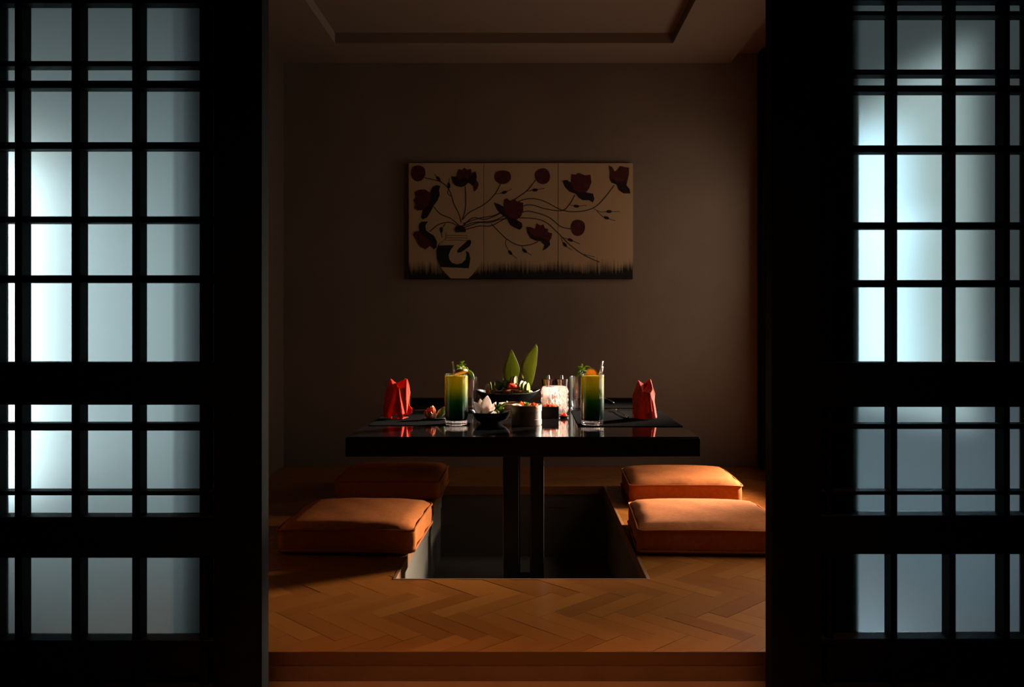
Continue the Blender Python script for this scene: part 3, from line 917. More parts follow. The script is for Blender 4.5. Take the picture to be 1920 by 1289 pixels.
def leaf(name, base, tip, wd, nrm, m, parent=None, bend=0.0, fold=.18, n=9, prof=None, th=.0006, origin=(0,0,0), vein=None):
    base, tip, nrm = Vector(base)-Vector(origin), Vector(tip)-Vector(origin), Vector(nrm).normalized()
    ax = tip-base; L = ax.length; d = ax.normalized(); side = d.cross(nrm).normalized(); nrm = side.cross(d)
    vs = []; fs = []
    for i in range(n+1):
        t = i/n
        hw = wd/2*(prof(t) if prof else max(.02, sin(pi*min(1, t**.8))**.75))
        c_ = base+ax*t+nrm*bend*L*sin(pi*t)
        for s_ in (-1, -.5, 0, .5, 1):
            vs.append(c_+side*hw*s_+nrm*abs(s_)*hw*fold)
    for i in range(n):
        for k in range(4):
            a = i*5+k; fs.append((a, a+1, a+6, a+5))
    return MB().add(vs, fs).build(name, m, parent, smooth=True, solid=th)

def straw(x, y, z0, dx, dy, L, label, hook=False):
    t = thing('glass_straw', label, 'straw', (x, y, z0))
    MB().lathe([(.0032, 0), (.0032, L), (.0022, L), (.0022, 0)], 14, closed=True).build('tube', M['glass2'], t, smooth=True).rotation_euler = (dy, dx, 0)
    return t
M['glass2'] = thin_glass('straw glass', (0.93, 0.92, 0.92), 1.5)
straw(GLx-.006, GLy-.004, TT+.168, radians(-7), 0, .052, 'clear straw standing in the left drink')
straw(GLx+.003, GLy-.006, TT+.168, radians(-26), 0, .026, 'short clear straw leaning behind the tall one in left drink')
straw(GRx+.024, GRy, TT+.168, radians(11), 0, .054, 'clear straw standing in the right drink')
straw(GRx+.029, GRy-.006, TT+.168, radians(8), radians(3), .035, 'short second straw in the right drink, in front of the taller one')

def orange_slice(x, y, z, r, rot, label, arc=2*pi):
    t = thing('orange_slice', label, 'fruit slice', (x, y, z))
    t.rotation_euler = rot
    n = 24; 
    pts = [(r*cos(arc*k/n), r*sin(arc*k/n)) for k in range(n+1)]
    def fan(r0, r1, h0, h1):
        vs = []; fs = []
        for k in range(n+1):
            a = arc*k/n
            for rr, hh in ((r0, h0), (r1, h0), (r1, h1), (r0, h1)): vs.append((rr*cos(a), rr*sin(a), hh))
        for k in range(n):
            for q in range(4): fs.append((4*k+q, 4*k+(q+1) % 4, 4*k+4+(q+1) % 4, 4*k+4+q))
        fs.append((0, 1, 2, 3)); fs.append((4*n+3, 4*n+2, 4*n+1, 4*n))
        return MB().add(vs, fs)
    fan(r*.90, r, -.0035, .0035).build('peel', M['orange_peel'], t)
    fan(r*.80, r*.90, -.003, .003).build('pith', M['pith'], t)
    fan(.0005, r*.80, -.0028, .0028).build('flesh', M['orange'], t)
    return t
zr = TT+.1772
orange_slice(GLx+.017, GLy-.020, zr+.0065, .024, (radians(-14), radians(-14), 0), 'orange slice lying on the rim of the left drink')
orange_slice(GRx-.004, GRy-.004, zr-.003, .023, (radians(74), radians(6), radians(8)), 'orange slice upright on the rim of the right drink', arc=pi)

def mint(name, label, base, specs, stem_pts):
    t = thing(name, label, 'herb sprig', base)
    MB().tube([Vector(p) for p in stem_pts], .0011, 6).build('stem', M['stem_green'], t, smooth=True)
    for (b_, tp, wd, nr) in specs:
        leaf('mint_leaf', b_, tp, wd, nr, M['mint'], t, bend=.12, fold=.25)
    return t
def q(px, py, y=2.955): return Vector((wx(px, y), y, wz(py, y)))
gl0 = Vector((GLx+.012, GLy, zr))
def rel(p, o): return tuple(Vector(p)-o)
mint('mint_sprig', 'mint sprig leaning over the rim of the left drink, one leaf hanging outside', gl0, [
  (rel(q(866,694), gl0), rel(q(861,683,2.93), gl0), .016, (.4,-1,.2)), (rel(q(866,690), gl0), rel(q(856,694,2.92), gl0), .012, (0,-1,.6)),
  (rel(q(867,688), gl0), rel(q(863,678,2.96), gl0), .010, (.2,-1,.2)), (rel(q(866,684), gl0), rel(q(871,677,2.94), gl0), .010, (-.5,-1,.5)),
  (rel(q(868,690), gl0), rel(q(874,684,2.93), gl0), .012, (0,-1,1)), (rel(q(869,690), gl0), rel(q(879,694,2.95), gl0), .011, (0,-1,1)),
  (rel(q(876,694), gl0), rel(q(889,714,2.945), gl0), .017, (.5,-1,.5)), (rel(q(865,692), gl0), rel(q(856,685,2.97), gl0), .012, (-.4,-1,.4)),
  (rel(q(866,694), gl0), rel(q(870,686,2.91), gl0), .011, (.3,-1,.3))],
  [rel(q(861,706), gl0), rel(q(865,694), gl0), rel(q(867,686), gl0)])
gr0 = Vector((GRx-.018, GRy-.010, zr))
mint('mint_sprig', 'mint sprig on the rim of the right drink beside the orange slice', gr0, [
  (rel(q(1091,694), gr0), rel(q(1082,687,2.94), gr0), .014, (-.3,-1,.3)), (rel(q(1091,692), gr0), rel(q(1108,690,2.93), gr0), .012, (.2,-.7,1)),
  (rel(q(1091,690), gr0), rel(q(1091,682,2.96), gr0), .008, (0,-1,.2)), (rel(q(1090,698), gr0), rel(q(1079,709,2.93), gr0), .011, (-.4,-1,.4)),
  (rel(q(1092,697), gr0), rel(q(1100,700,2.91), gr0), .011, (.2,-1,.6)), (rel(q(1090,696), gr0), rel(q(1086,704,2.91), gr0), .011, (0,-1,.3)),
  (rel(q(1092,694), gr0), rel(q(1098,689,2.95), gr0), .010, (.2,-1,.4)), (rel(q(1089,698), gr0), rel(q(1082,700,2.95), gr0), .010, (-.3,-1,.6)),
  (rel(q(1091,698), gr0), rel(q(1089,712,2.90), gr0), .009, (0,-1,.1))],
  [rel(q(1096,712), gr0), rel(q(1092,700), gr0), rel(q(1091,690), gr0)])

# empty clear glasses behind the drinks
def empty_glass(x, y, label):
    t = thing('water_glass', label, 'glass', (x, y, TT))
    tumbler(t, .043, .135, .012, n=48, m='glass_empty'); return t
empty_glass(wx(877, 3.46), 3.46, 'empty clear glass behind the left drink, one edge glinting white')
empty_glass(wx(1088, 3.46), 3.46, 'empty clear glass behind the right drink, edge glowing copper')

# folded napkins
def napkin(name, label, loc, k, cx_, base, panels, m):
    t = thing(name, label, 'napkin', loc)
    b = MB()
    for p in panels:
        vs = [((x-cx_)*k, y*k*3.6, (base-z)*k) for x, z, y in p]
        # fan triangulation about the centroid with a gentle billow
        c_ = [sum(v[i] for v in vs)/len(vs) for i in range(3)]
        n = len(vs); b.add(vs+[c_], [(i, (i+1) % n, n) for i in range(n)])
    o = b.build('cloth', m, t, solid=.0022, bevel=.0006)
    return t
NL = [
 [(310,240,-5),(385,450,-18),(470,415,-28),(520,860,-42),(350,920,-40),(195,760,-24),(215,500,-12)],
 [(310,240,-5),(215,500,-12),(195,760,-24),(172,760,-8),(175,930,5),(205,500,16),(300,262,10)],
 [(310,240,-4),(405,325,6),(388,450,-14)], [(405,325,6),(470,415,-26),(385,450,-18)],
 [(470,415,-28),(492,420,-16),(580,880,-30),(548,895,-44)],
 [(492,420,-16),(582,415,-6),(602,520,-12),(612,885,-26),(580,885,-30)],
 [(470,413,-28),(578,408,-10),(580,440,-4),(494,440,-12)],
 [(556,300,4),(575,235,0),(604,250,-4),(607,560,-16),(600,880,-26),(590,560,-8),(572,400,-4)],
 [(604,245,-4),(640,350,5),(666,500,10),(640,650,8),(612,885,-24),(608,560,-14)],
 [(400,330,16),(560,260,10),(612,245,12),(640,350,18),(662,500,24),(642,930,30),(200,930,28),(208,500,24),(305,258,14)],
 [(440,870,-52),(532,852,-46),(566,930,-46),(545,985,-48),(500,985,-52)], [(470,890,-53),(500,985,-53),(560,960,-47),(548,890,-47)],
 [(188,755,-24),(352,918,-41),(345,975,-36),(182,950,-16)], [(190,760,-10),(180,970,-14),(200,970,24),(205,760,20)],
 [(632,680,2),(668,760,4),(708,792,6),(704,890,10),(640,930,2)], [(660,800,-4),(706,800,2),(690,895,4)],
 [(345,975,-36),(548,975,-44),(640,960,4),(520,930,-30)]]
NR = [
 [(1030,440,-5),(1085,605,-20),(1100,603,-22),(1190,628,-35),(1215,900,-42),(1222,1012,-42),(955,1012,-22),(945,680,-12)],
 [(1030,440,-4),(1108,498,6),(1108,515,4),(1086,605,-18)],
 [(1095,603,-22),(1170,578,-14),(1238,563,-10),(1192,632,-35)],
 [(1190,630,-35),(1240,566,-12),(1262,760,-14),(1300,985,-18),(1285,1008,-28),(1258,985,-36),(1215,820,-34)],
 [(1205,690,-36),(1228,740,-38),(1268,1000,-38),(1240,1010,-42),(1222,900,-43)],
 [(1108,512,8),(1160,465,4),(1205,416,2),(1238,563,-4),(1150,590,-2),(1097,603,-8)],
 [(1205,416,2),(1222,440,8),(1255,560,12),(1287,630,14),(1275,760,12),(1302,965,6),(1290,1012,-4),(1262,790,-8),(1240,566,-8)],
 [(1030,440,6),(1108,505,16),(1205,420,12),(1255,560,18),(1286,640,22),(1298,1012,26),(952,1012,22),(946,680,12)],
 [(945,680,-12),(955,1012,-22),(952,1012,22),(946,680,12),(1030,440,4),(1028,442,-4)],
 [(1130,930,-40),(1215,895,-43),(1225,1012,-46),(1140,1012,-44)]]
napkin('folded_napkin', 'bright orange red napkin folded into pointed ears at left', (wx(745, 3.12), 3.12, MT+.001), .0001955, 430, 985, NL, M['napkin'])
napkin('folded_napkin', 'brick red napkin folded into pointed ears at right', (wx(1209, 3.12), 3.13, MT+.001), .000242, 1120, 1012, NR, M['napkin2'])

# white flower in its dark bowl
FX, FY = wx(921, 2.99), 2.99
bt = thing('small_bowl', 'small dark glossy bowl holding the white flower and green sprig', 'bowl', (FX, FY, TT))
o = MB().lathe([(.001, 0), (.029, 0), (.034, .004), (.048, .014), (.0565, .028), (.0595, .040), (.057, .0395), (.053, .028), (.044, .016), (.026, .009), (.001, .008)], 40, sx=1.12, sy=.85).build('body', M['bowl_black'], bt); smooth_by_angle(o, 50)
MB().tube([(1.12*.0582*cos(2*pi*k/40), .85*.0582*sin(2*pi*k/40), .0392+.006*max(0, cos(2*pi*k/40))**6) for k in range(40)], .0016, 6, closed=True).build('rim', M['bowl_rim'], bt, smooth=True)
fo = Vector((wx(908, 2.985), 2.985, TT+.0092))
fl_ = thing('white_flower', 'white pointed petals opening from the small dark bowl', 'flower', fo)
ctr = Vector((0, 0, .022))
pr = lambda t: max(.03, (sin(pi*min(1, .12+.88*t)))**.8*(1.1-.25*t))
for (px, py, yy, wd, nr) in ((914,742,2.99,.042,(0,-1,.35)), (888,754,2.96,.036,(.5,-1,.5)), (930,754,3.01,.026,(-.4,-1,.3)), (881,768,2.955,.018,(.3,-.6,1)), (886,761,3.01,.022,(.3,-1,.8)), (926,762,2.96,.020,(-.8,-.7,.5)), (900,748,3.02,.03,(.1,-1,.3)), (936,772,2.985,.018,(0,-.5,1))):
    leaf('petal', ctr+Vector(((px-908)/540*.25, -.004, .0)), Vector((wx(px, yy), yy, wz(py, yy)))-fo, wd, nr, M['petal_white'], fl_, bend=-.06, fold=.30, prof=pr, th=.0012)
MB().lathe([(.001, 0), (.011, .002), (.013, .012), (.010, .022), (.001, .024)], 16).build('calyx', M['petal_white'], fl_, smooth=True)
so = Vector((wx(922, 2.955), 2.955, TT+.030))
sp_ = thing('herb_sprig', 'green sprig with white tipped buds beside the white flower', 'herb sprig', so)
def sq(px, py, y=2.955): return Vector((wx(px, y), y, wz(py, y)))-so
MB().tube([sq(914,777,2.945), sq(924,771,2.945)], [.0045, .0040], 10).build('cut_stem', M['bud_white'], sp_, smooth=True)
for a in ([(924,771),(936,764),(948,756),(950,754)], [(928,768),(934,762),(936,757)], [(926,770),(938,765),(945,766)], [(932,766),(939,760),(940,758)]):
    MB().tube([sq(*p) for p in a], .0012, 6).build('stem', M['stem_green'], sp_, smooth=True)
for b_, tp, wd, nr in (((941,765),(938,777),.016,(.2,-1,.2)), ((944,766),(943,776),.012,(-.4,-1,.1)), ((931,764),(927,758),.010,(0,-1,.3)), ((943,760),(947,756),.010,(.5,-1,.3)), ((935,768),(944,763),.009,(0,-1,1)), ((930,768),(934,776),.010,(0,-1,.4))):
    leaf('leaf', sq(*b_), sq(*tp, 2.945), wd, nr, M['mint'], sp_, bend=.1)
for p, r in (((950,754),.0036), ((936,757),.0034), ((940,757),.0028), ((925,775),.0022)):
    c_ = sq(*p); b = MB().lathe([(.0002, -r), (r*.7, -r*.7), (r, 0), (r*.7, r*.7), (.0002, r)], 10).build('bud', M['bud_white'], sp_, smooth=True); b.location = c_

# bamboo steamers
def steamer(x, y, R, H, label, name='bamboo_steamer'):
    t = thing(name, label, 'steamer', (x, y, TT))
    o = MB().lathe([(.001, 0), (R*.97, 0), (R*.985, H*.28), (R*.985, H*.30), (R*.97, H*.31), (R*.97, H*.74), (R*.90, H*.74), (R*.88, H*.2), (.001, H*.2)], 40).build('body', M['bamboo'], t); smooth_by_angle(o, 30)
    o = MB().lathe([(R*.97, H*.70), (R*1.0, H*.70), (R*1.0, H), (R*.92, H), (R*.92, H*.72)], 40, closed=True).build('rim', M['bamboo_pale'], t); smooth_by_angle(o, 30)
    o = MB().lathe([(R*.975, H*.04), (R*1.0, H*.04), (R*1.0, H*.26), (R*.975, H*.26)], 40, closed=True).build('hoop', M['bamboo'], t); smooth_by_angle(o, 30)
    o = MB().lathe([(.001, H*.66), (R*.915, H*.66), (R*.915, H*.70), (.001, H*.72)], 32).build('tray', M['bamboo'], t)
    return t
SX, SY = wx(987.5, 2.965), 2.965
steamer(SX, SY, .0525, .069, 'round bamboo steamer at the middle of the table front')
steamer(wx(961, 3.22), 3.225, .052, .050, 'round bamboo steamer set behind the middle one, below the salad bowl')
# carrot rose and greens in the steamer
co = Vector((wx(1000, 2.93), 2.94, TT+.0505))
t = thing('carrot_rose', 'orange carrot curl on the middle bamboo steamer', 'garnish', co)
for k, (r0, h, off) in enumerate(((.0045, .020, 0), (.0078, .024, 1.2), (.0110, .022, 2.6))):
    vs = []; fs = []; n = 18
    for i in range(n+1):
        a = off+1.65*pi*i/n; rr = r0+.0022*i/n
        for z, fl in ((0, .55), (h*.6, 1), (h, 1.25)): vs.append((rr*fl*cos(a), rr*fl*sin(a), z+.002*sin(5*a)))
    for i in range(n):
        for j in range(2): fs.append((3*i+j, 3*i+3+j, 3*i+4+j, 3*i+1+j))
    MB().add(vs, fs).build('curl', M['carrot'], t, smooth=True, solid=.0012)
t.rotation_euler = (radians(28), 0, 0)
go = Vector((wx(990, 2.95), 2.955, TT+.0500))
t = thing('herb_garnish', 'green herb leaves beside the carrot curl on the steamer', 'garnish', go)
for px, py, wd in ((982,757,.012), (986,753,.010), (990,755,.012), (993,760,.010), (980,761,.010)):
    leaf('leaf', (random.uniform(-.004, .004), 0, .002), Vector((wx(px, 2.94), 2.94, wz(py, 2.94)))-go, wd, (0, -1, .5), M['mint'], t)
t = thing('carrot_slice', 'orange carrot piece standing on the steamer behind the herbs', 'garnish', (wx(980, 2.985), 2.985, TT+.0495))
MB().prism([(-.010, 0), (.010, 0), (.013, .018), (.006, .028), (.0, .024), (-.006, .030), (-.012, .016)], -.003, .003, lambda u, v, w_: (u, w_, v)).build('slice', M['carrot'], t, bevel=.001)
t = thing('dumpling', 'pale dumpling in the middle steamer', 'dumpling', (wx(972, 2.96), 2.955, TT+.0500))
MB().lathe([(.001, 0), (.012, .001), (.015, .008), (.011, .016), (.004, .021), (.001, .020)], 24, fr=lambda a, z, r: r*(1+.08*sin(9*a)*(z/.02))).build('wrapper', M['radish'], t, smooth=True)

# serving bowl with salad
BX, BY = wx(951, 3.46), 3.46
bw = thing('serving_bowl', 'large black oval serving bowl heaped with salad', 'bowl', (BX, BY, TT))
prof = [(.001, 0), (.060, 0), (.066, .006), (.090, .030), (.112, .056), (.1205, .070), (.118, .0705), (.108, .056), (.086, .034), (.05, .018), (.001, .016)]
def boat(a, z, r): return r*(1+.10*max(0, cos(a))**4*(z/.07)+.05*max(0, -cos(a))**4*(z/.07))
b = MB(); b.lathe(prof, 56, fr=boat, sy=.70)
for i, v in enumerate(b.v):
    a = math.atan2(v[1], v[0]); b.v[i] = (v[0], v[1], v[2]+.012*(v[2]/.07)**2*max(0, abs(cos(a)))**6)
o = b.build('body', M['bowl_black'], bw); smooth_by_angle(o, 50)
MB().tube([(boat(2*pi*k/56, .07, .1192)*cos(2*pi*k/56), .70*boat(2*pi*k/56, .07, .1192)*sin(2*pi*k/56), .0705+.012*abs(cos(2*pi*k/56))**6) for k in range(56)], .0018, 6, closed=True).build('rim', M['bowl_rim'], bw, smooth=True)

def bq(px, py, y=3.46): return Vector((wx(px, y), y, wz(py, y)))
zfill = TT+.056
def lump(name, label, cat, p, s, m, seed, group=None, rough=0.0):
    rnd = random.Random(seed)
    bm = bmesh.new(); bmesh.ops.create_icosphere(bm, subdivisions=3, radius=1)
    ph = [rnd.uniform(0, 6) for _ in range(6)]
    for v in bm.verts:
        c_ = v.co; k = 1+.16*sin(3*c_.x+ph[0])*cos(3*c_.y+ph[1])+.10*sin(5*c_.z+ph[2])+rough*(sin(9*c_.x+ph[3])*cos(8*c_.y+ph[4])+.7*sin(11*c_.z+ph[5]))
        v.co = Vector((c_.x*s[0], c_.y*s[1], c_.z*s[2]))*k
    me = bpy.data.meshes.new(name); bm.to_mesh(me); bm.free(); me.materials.append(m)
    for f in me.polygons: f.use_smooth = True
    o = bpy.data.objects.new(name, me); COL.objects.link(o); o.location = p
    o.rotation_euler = (rnd.uniform(-.3, .3), rnd.uniform(-.3, .3), rnd.uniform(0, 3))
    return tag(o, label, cat, group)
def cuke(p, r, rot, label):
    t = thing('cucumber_slice', label, 'vegetable slice', p, group='cucumber slices in the salad bowl'); t.rotation_euler = rot
    n = 18; a0, a1 = -.15*pi, 1.15*pi
    def ring(r0, r1, h):
        vs = []; fs = []
        for k in range(n+1):
            a = a0+(a1-a0)*k/n
            for rr, hh in ((r0, -h), (r1, -h), (r1, h), (r0, h)): vs.append((rr*cos(a)*.62, hh, rr*sin(a)))
        for k in range(n):
            for q_ in range(4): fs.append((4*k+q_, 4*k+(q_+1) % 4, 4*k+4+(q_+1) % 4, 4*k+4+q_))
        fs += [(0, 1, 2, 3), (4*n+3, 4*n+2, 4*n+1, 4*n)]
        return MB().add(vs, fs)
    ring(.0005, r*.90, .0022).build('flesh', M['cuke'], t)
    ring(r*.90, r, .0024).build('skin', M['cuke_skin'], t)
    return t
# right-hand fan
for i, (px, py, rz) in enumerate(((979,724,.9), (984,725,1.0), (990,727,1.1))):
    cuke(bq(px, py+4, 3.415+.004*i), .030, (radians(-12), radians(12+10*i), rz), ['cucumber slice at the left of the fan leaning by the bowl right end', 'middle cucumber slice of the fan leaning by the bowl right end', 'outermost cucumber slice of the fan at the bowl right end'][i])
for i, (px, py, rz) in enumerate(((962,716,.8), (967,715,1.0))):
    cuke(bq(px, py+3, 3.46), .028, (radians(-10), radians(8+8*i), rz), ['upper cucumber slice left of two above the tomato', 'upper cucumber slice right of two above the tomato'][i])
for i, px in enumerate((919, 926, 933)):
    cuke(bq(px, 728, 3.48), .026, (radians(-8), radians(20), 1.25), ['dim cucumber slice leftmost of three at the bowl left end', 'dim cucumber slice middle of three at the bowl left end', 'dim cucumber slice rightmost of three at the bowl left end'][i])
lump('tomato_wedge', 'shiny red tomato wedge at the centre of the salad', 'vegetable', bq(960, 725, 3.43), (.020, .016, .012), M['tomato'], 1)
lump('meat_piece', 'brown glazed meat piece at the front centre of the salad bowl', 'food', bq(951, 734, 3.42), (.024, .016, .012), M['meat'], 2, 'glazed meat pieces in the salad', .13)
lump('meat_piece', 'brown glazed meat piece at the front right of the salad bowl', 'food', bq(970, 733, 3.415), (.022, .015, .013), M['meat'], 3, 'glazed meat pieces in the salad', .13)
lump('meat_piece', 'brown glazed meat piece at the front left of the salad bowl', 'food', bq(928, 735, 3.43), (.020, .016, .011), M['meat'], 4, 'glazed meat pieces in the salad', .13)
lump('carrot_chunk', 'small orange carrot chunk at the left of the salad', 'vegetable', bq(915, 735, 3.42), (.010, .009, .009), M['carrot'], 5)
lump('radish_chunk', 'pale radish chunk standing at the left of the salad', 'vegetable', bq(914, 728, 3.47), (.012, .010, .016), M['radish'], 6)
lump('radish_chunk', 'white radish chunk below the cucumber fan at the right', 'vegetable', bq(994, 736, 3.44), (.012, .011, .009), M['radish'], 9)
lump('salad_mound', 'dark leafy salad mound filling the middle of the serving bowl', 'food', bq(948, 744, 3.465), (.078, .040, .014), M['lettuce'], 12)
for i, (px, py, tx, ty) in enumerate(((940,732,930,714), (955,728,944,712), (966,735,974,722))):
    o = leaf('lettuce_leaf', bq(px, py, 3.46), bq(tx, ty, 3.45), .035, (0, -1, .3), M['lettuce'], None, bend=.1)
    tag(o, ['dark green leaf at the left of the salad heap', 'dark green leaf behind the tomato wedge', 'dark green leaf between tomato and right cucumber fan'][i], 'leaf')
# tall bamboo leaves
def tall_leaf(pts_l, pts_r, tip, base, y, label, lean):
    """outline in photo rows turned into a cupped blade standing in the bowl"""
    bo = bq(*base, y)
    t = thing('bamboo_leaf', label, 'leaf', bo)
    pts_l = smooth_line([Vector(p) for p in pts_l], 4); pts_r = smooth_line([Vector(p) for p in pts_r], 4)
    vs = []; fs = []; n = len(pts_l)
    for i in range(n):
        L_ = bq(*pts_l[i], y+lean*i/n); R_ = bq(*pts_r[i], y+lean*i/n)
        for k in range(5):
            s_ = k/4; p = L_*(1-s_)+R_*s_; p.y += .010*sin(pi*s_)*(1-i/n)
            vs.append(p-bo)
    for i in range(n-1):
        for k in range(4): fs.append((5*i+k, 5*i+k+1, 5*i+k+6, 5*i+k+5))
    MB().add(vs, fs).build('blade', M['bamboo_leaf'], t, smooth=True, solid=.0007)
    mid = [((vs[5*i+2])+Vector((0, -.0006, 0))) for i in range(n)]
    MB().tube(mid, .0006, 5).build('midrib', M['leaf_edge'], t, smooth=True)
    for kk in (0, 4): MB().tube([vs[5*i+kk] for i in range(n)], .0005, 5).build('edge', M['leaf_edge'], t, smooth=True)
    return t
c2 = lambda x, y: (880+x/12.8, 640+y/12.8)
tall_leaf([c2(*p) for p in ((850,1250),(822,1030),(800,870),(788,720),(830,570),(920,370),(1008,208))],
          [c2(*p) for p in ((1080,1250),(1120,1030),(1165,870),(1205,690),(1165,530),(1095,365),(1018,206))], c2(1010,205), c2(960,1200), 3.50, 'tall bamboo leaf at left, the shorter of the crossed pair behind the salad', .02)
tall_leaf([c2(*p) for p in ((1380,1250),(1340,1080),(1270,850),(1214,655),(1300,430),(1450,255),(1600,80))],
          [c2(*p) for p in ((1450,1250),(1495,1080),(1555,850),(1600,620),(1628,400),(1638,200),(1610,78))], c2(1605,75), c2(1410,1200), 3.49, 'tall bamboo leaf at right, the taller of the pair behind the salad', .02)

# candle in a cut crystal holder
KX, KY = wx(1040, 3.33), 3.33
kt = thing('candle_holder', 'diamond cut crystal candle holder glowing pinkish white', 'candle holder', (KX, KY, TT))
b = MB(); NC, NJ = 24, 6; KR, KH = .0490, .100
idx = {}
for j in range(NJ+1):
    for c_ in range(NC):
        a = 2*pi*c_/NC; out = (j+c_) % 2
        r = KR+(.0055 if out else 0.0)
        if j in (0, NJ): r = KR-.001
        idx[(j, c_)] = len(b.v); b.v.append((r*cos(a), r*sin(a), .002+KH*j/NJ))
def tri(*q_): b.f.append(tuple(idx[(j, c_ % NC)] for j, c_ in q_)); b.mi.append(0)
for j in range(NJ+1):
    for c_ in range(NC):
        if (j+c_) % 2:
            if j < NJ: tri((j, c_), (j, c_+1), (j+1, c_)); tri((j, c_), (j+1, c_), (j, c_-1))
            if j > 0: tri((j, c_), (j, c_-1), (j-1, c_)); tri((j, c_), (j-1, c_), (j, c_+1))
def ring(r, z):
    o_ = len(b.v)
    for c_ in range(NC): b.v.append((r*cos(2*pi*c_/NC), r*sin(2*pi*c_/NC), z))
    return [o_+c_ for c_ in range(NC)]
def join(A, B):
    for c_ in range(NC): b.f.append((A[c_], A[(c_+1) % NC], B[(c_+1) % NC], B[c_])); b.mi.append(0)
top = [idx[(NJ, c_)] for c_ in range(NC)]
prev = top
for r, z in ((KR-.003, .105), (KR-.008, .105), (KR-.009, .10), (KR-.010, .022), (KR-.014, .0165)):
    nx_ = ring(r, z); join(prev, nx_); prev = nx_
b.f.append(tuple(prev)); b.mi.append(0)
b.f.append(tuple(idx[(0, c_)] for c_ in range(NC))); b.mi.append(0)
b.build('crystal_cup', M['crystal'], kt)
ct = thing('tealight_candle', 'lit tealight inside the cut crystal holder', 'candle', (KX, KY, TT+.0165))
MB().lathe([(.001, 0), (.019, 0), (.0195, .014), (.018, .014), (.001, .013)], 24).build('wax', M['wax'], ct, smooth=False)
MB().tube([(0, 0, .013), (.0005, 0, .019)], .0006, 5).build('wick', M['black_wood'], ct)
MB().lathe([(.0003, .018), (.0052, .024), (.0066, .032), (.0038, .044), (.0003, .058)], 12).build('flame', M['flame'], ct, smooth=True)

cl = bpy.data.lights.new('candle_light', 'POINT'); cl.energy = 0.32; cl.color = (1.0, 0.60, 0.46); cl.shadow_soft_size = .008
clo = bpy.data.objects.new('candle_light', cl); COL.objects.link(clo); clo.parent = ct; clo.location = (0, 0, .062)

# pepper shakers behind the candle
def shaker(x, y, label):
    t = thing('condiment_shaker', label, 'shaker', (x, y, TT), group='steel shakers behind the candle')
    o = MB().lathe([(.001, 0), (.020, 0), (.0205, .004), (.0215, .05), (.0275, .119), (.0275, .121), (.024, .122), (.001, .122)], 28).build('body', M['dark_steel'], t); smooth_by_angle(o, 40)
    o = MB().lathe([(.001, .122), (.007, .122), (.0062, .134), (.005, .137), (.001, .1375)], 16).build('knob', M['chrome'], t); smooth_by_angle(o, 40)
shaker(wx(1028, 3.52), 3.52, 'tapered dark steel shaker, left of the two behind the crystal candle')
shaker(wx(1053, 3.52), 3.52, 'tapered dark steel shaker, right of the two behind the crystal candle')

# black box of roe and a small dish
rx_, ry_ = wx(1031, 3.17), 3.185
t = thing('square_dish', 'small black square box heaped with orange salmon roe', 'dish', (rx_, ry_, TT))
MB().box(-.033, .033, -.025, .025, 0, .004).build('base', M['steel_black'], t)
for bx in ((-.033, .033, -.025, -.022), (-.033, .033, .022, .025), (-.033, -.030, -.022, .022), (.030, .033, -.022, .022)):
    MB().box(*bx, .004, .042).build('side', M['steel_black'], t, bevel=.0006)
b = MB(); rnd = random.Random(4)
for i in range(150):
    x, y = rnd.uniform(-.027, .027), rnd.uniform(-.019, .019); z = .034+.013*(1-(x/.032)**2)*(1-(y/.024)**2)+rnd.uniform(-.001, .002)
    r = .0032
    vs = [(x, y, z+r)]; 
    for ring in (1, 2, 3):
        a_ = pi*ring/4
        for k in range(8): vs.append((x+r*sin(a_)*cos(2*pi*k/8), y+r*sin(a_)*sin(2*pi*k/8), z+r*cos(a_)))
    vs.append((x, y, z-r)); fs = []
    for k in range(8):
        k2 = (k+1) % 8
        fs += [(0, 1+k, 1+k2), (1+k, 9+k, 9+k2, 1+k2), (9+k, 17+k, 17+k2, 9+k2), (17+k, 25, 17+k2)]
    b.add(vs, fs)
b.box(-.0295, .0295, -.0215, .0215, .0045, .034)
o = b.build('salmon_roe', M['roe'], None, smooth=True); o.location = (rx_, ry_, TT); o['kind'] = 'stuff'; tag(o, 'orange salmon roe heaped in the small black box', 'roe')
dx0, dy0 = wx(1055, 3.17), 3.17
t = thing('sauce_dish', 'tiny black dish with red berries right of the roe box', 'dish', (dx0+.004, dy0, TT))
o = MB().lathe([(.001, 0), (.012, 0), (.020, .008), (.0195, .0085), (.011, .003), (.001, .003)], 24).build('body', M['bowl_black'], t); smooth_by_angle(o, 50)
for i, (x, y, z) in enumerate(((-.004, -.004, .009), (.006, -.002, .0085), (0, .006, .0085), (-.008, .003, .0105), (.002, -.001, .0155))):
    lump('red_berry', 'small red berry in the tiny black dish beside the roe box', 'berry', (dx0+.004+x, dy0+y, TT+z), (.0048, .0048, .0046), M['roe'], 20+i, 'red berries in the tiny dish')

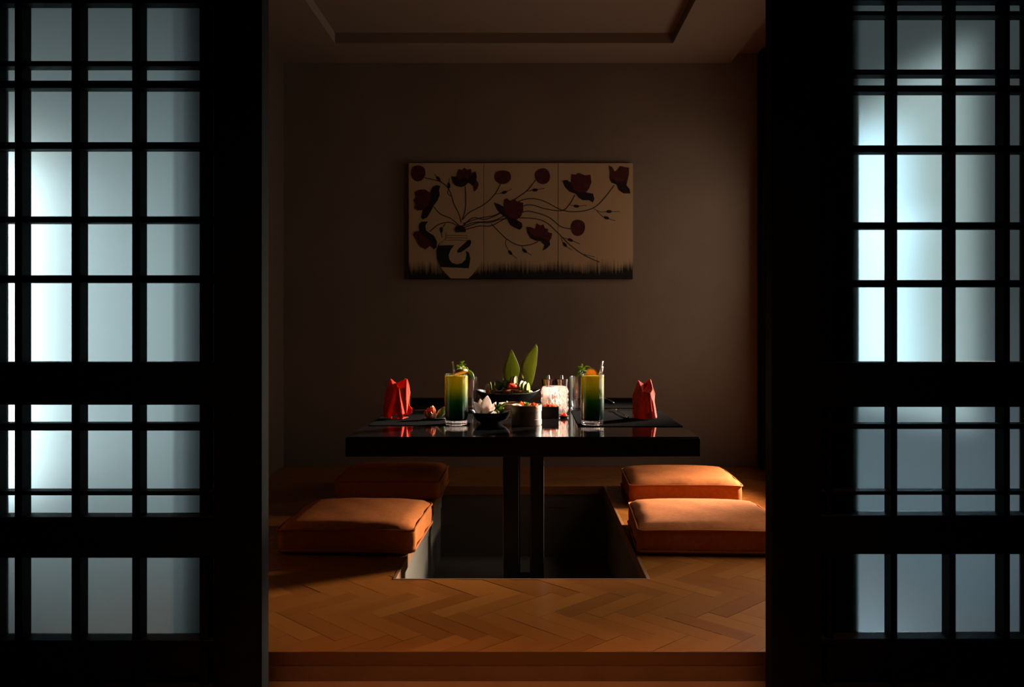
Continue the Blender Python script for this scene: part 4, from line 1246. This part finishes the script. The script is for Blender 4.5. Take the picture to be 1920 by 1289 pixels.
# sushi garnish on the left mat
gx, gy = wx(818, 3.10), 3.10
t = thing('saucer', 'small black saucer on the left placemat under the salmon', 'dish', (gx, gy, MT))
o = MB().lathe([(.001, 0), (.028, 0), (.042, .006), (.0415, .0068), (.027, .002), (.001, .002)], 32).build('body', M['bowl_black'], t); smooth_by_angle(o, 50)
sx_ = Vector((wx(808, 3.09), 3.085, MT+.0045))
t = thing('salmon_rosette', 'folded orange salmon slices on the black saucer at left', 'food', sx_)
for i in range(7):
    a = i*.9; r = .004+.0016*i
    leaf('salmon_slice', (r*.4*cos(a), r*.4*sin(a), 0), (r*1.5*cos(a)-.002, r*1.2*sin(a), .046-.004*i), .026, (cos(a), sin(a), .3), M['salmon'], t, bend=.12, fold=.3, prof=lambda q_: .75+.25*sin(pi*q_), th=.002)
cx0 = Vector((wx(827, 3.09), 3.095, MT+.004))
t = thing('avocado_wedge', 'dark green rounded wedge leaning beside the salmon', 'food', cx0)
b = MB().lathe([(.0004, -.026), (.008, -.020), (.0125, -.006), (.0125, .006), (.008, .020), (.0004, .026)], 18, sy=.8).build('flesh', mat('avocado', (0.17, 0.20, 0.045), .4, trans=.15), t, smooth=True)
b.rotation_euler = (0, radians(38), 0); b.location = (0, 0, .021)

# cutlery at the right
def spoon(p0, p1, label, name, bowl=True):
    p0, p1 = Vector(p0), Vector(p1)
    t = thing(name, label, 'cutlery', p0)
    d = p1-p0; L = d.length
    pts = [d*(k/10)+Vector((0, 0, .004*sin(pi*k/10))) for k in range(11)]
    MB().tube(pts, [.0048, .0046, .004, .0034, .003, .0026, .0024, .0024, .0024, .0026, .003], 8).build('handle', M['chrome'], t, smooth=True)
    u = d.normalized(); s_ = Vector((-u.y, u.x, 0))
    vs = []; fs = []; n = 12
    for i in range(7):
        for k in range(n):
            r = i/6; a = 2*pi*k/n
            vs.append(d+u*(.020+.020*r*cos(a))+s_*.012*r*sin(a)+Vector((0, 0, .001+.004*r*r)))
    for i in range(6):
        for k in range(n): fs.append((i*n+k, i*n+(k+1) % n, (i+1)*n+(k+1) % n, (i+1)*n+k))
    MB().add(vs, fs).build('bowl', M['chrome'], t, smooth=True, solid=.001)
def mp(px, py, dz=.004):
    y = (EYE-MT-dz)*FPX/(py-VY); return (wx(px, y), y, MT+dz)
spoon(mp(1177, 783), mp(1153, 771), 'steel spoon lying on the front right placemat', 'dinner_spoon')
spoon(mp(1150, 756), mp(1133, 748), 'steel spoon lying on the rear right placemat', 'dinner_spoon')
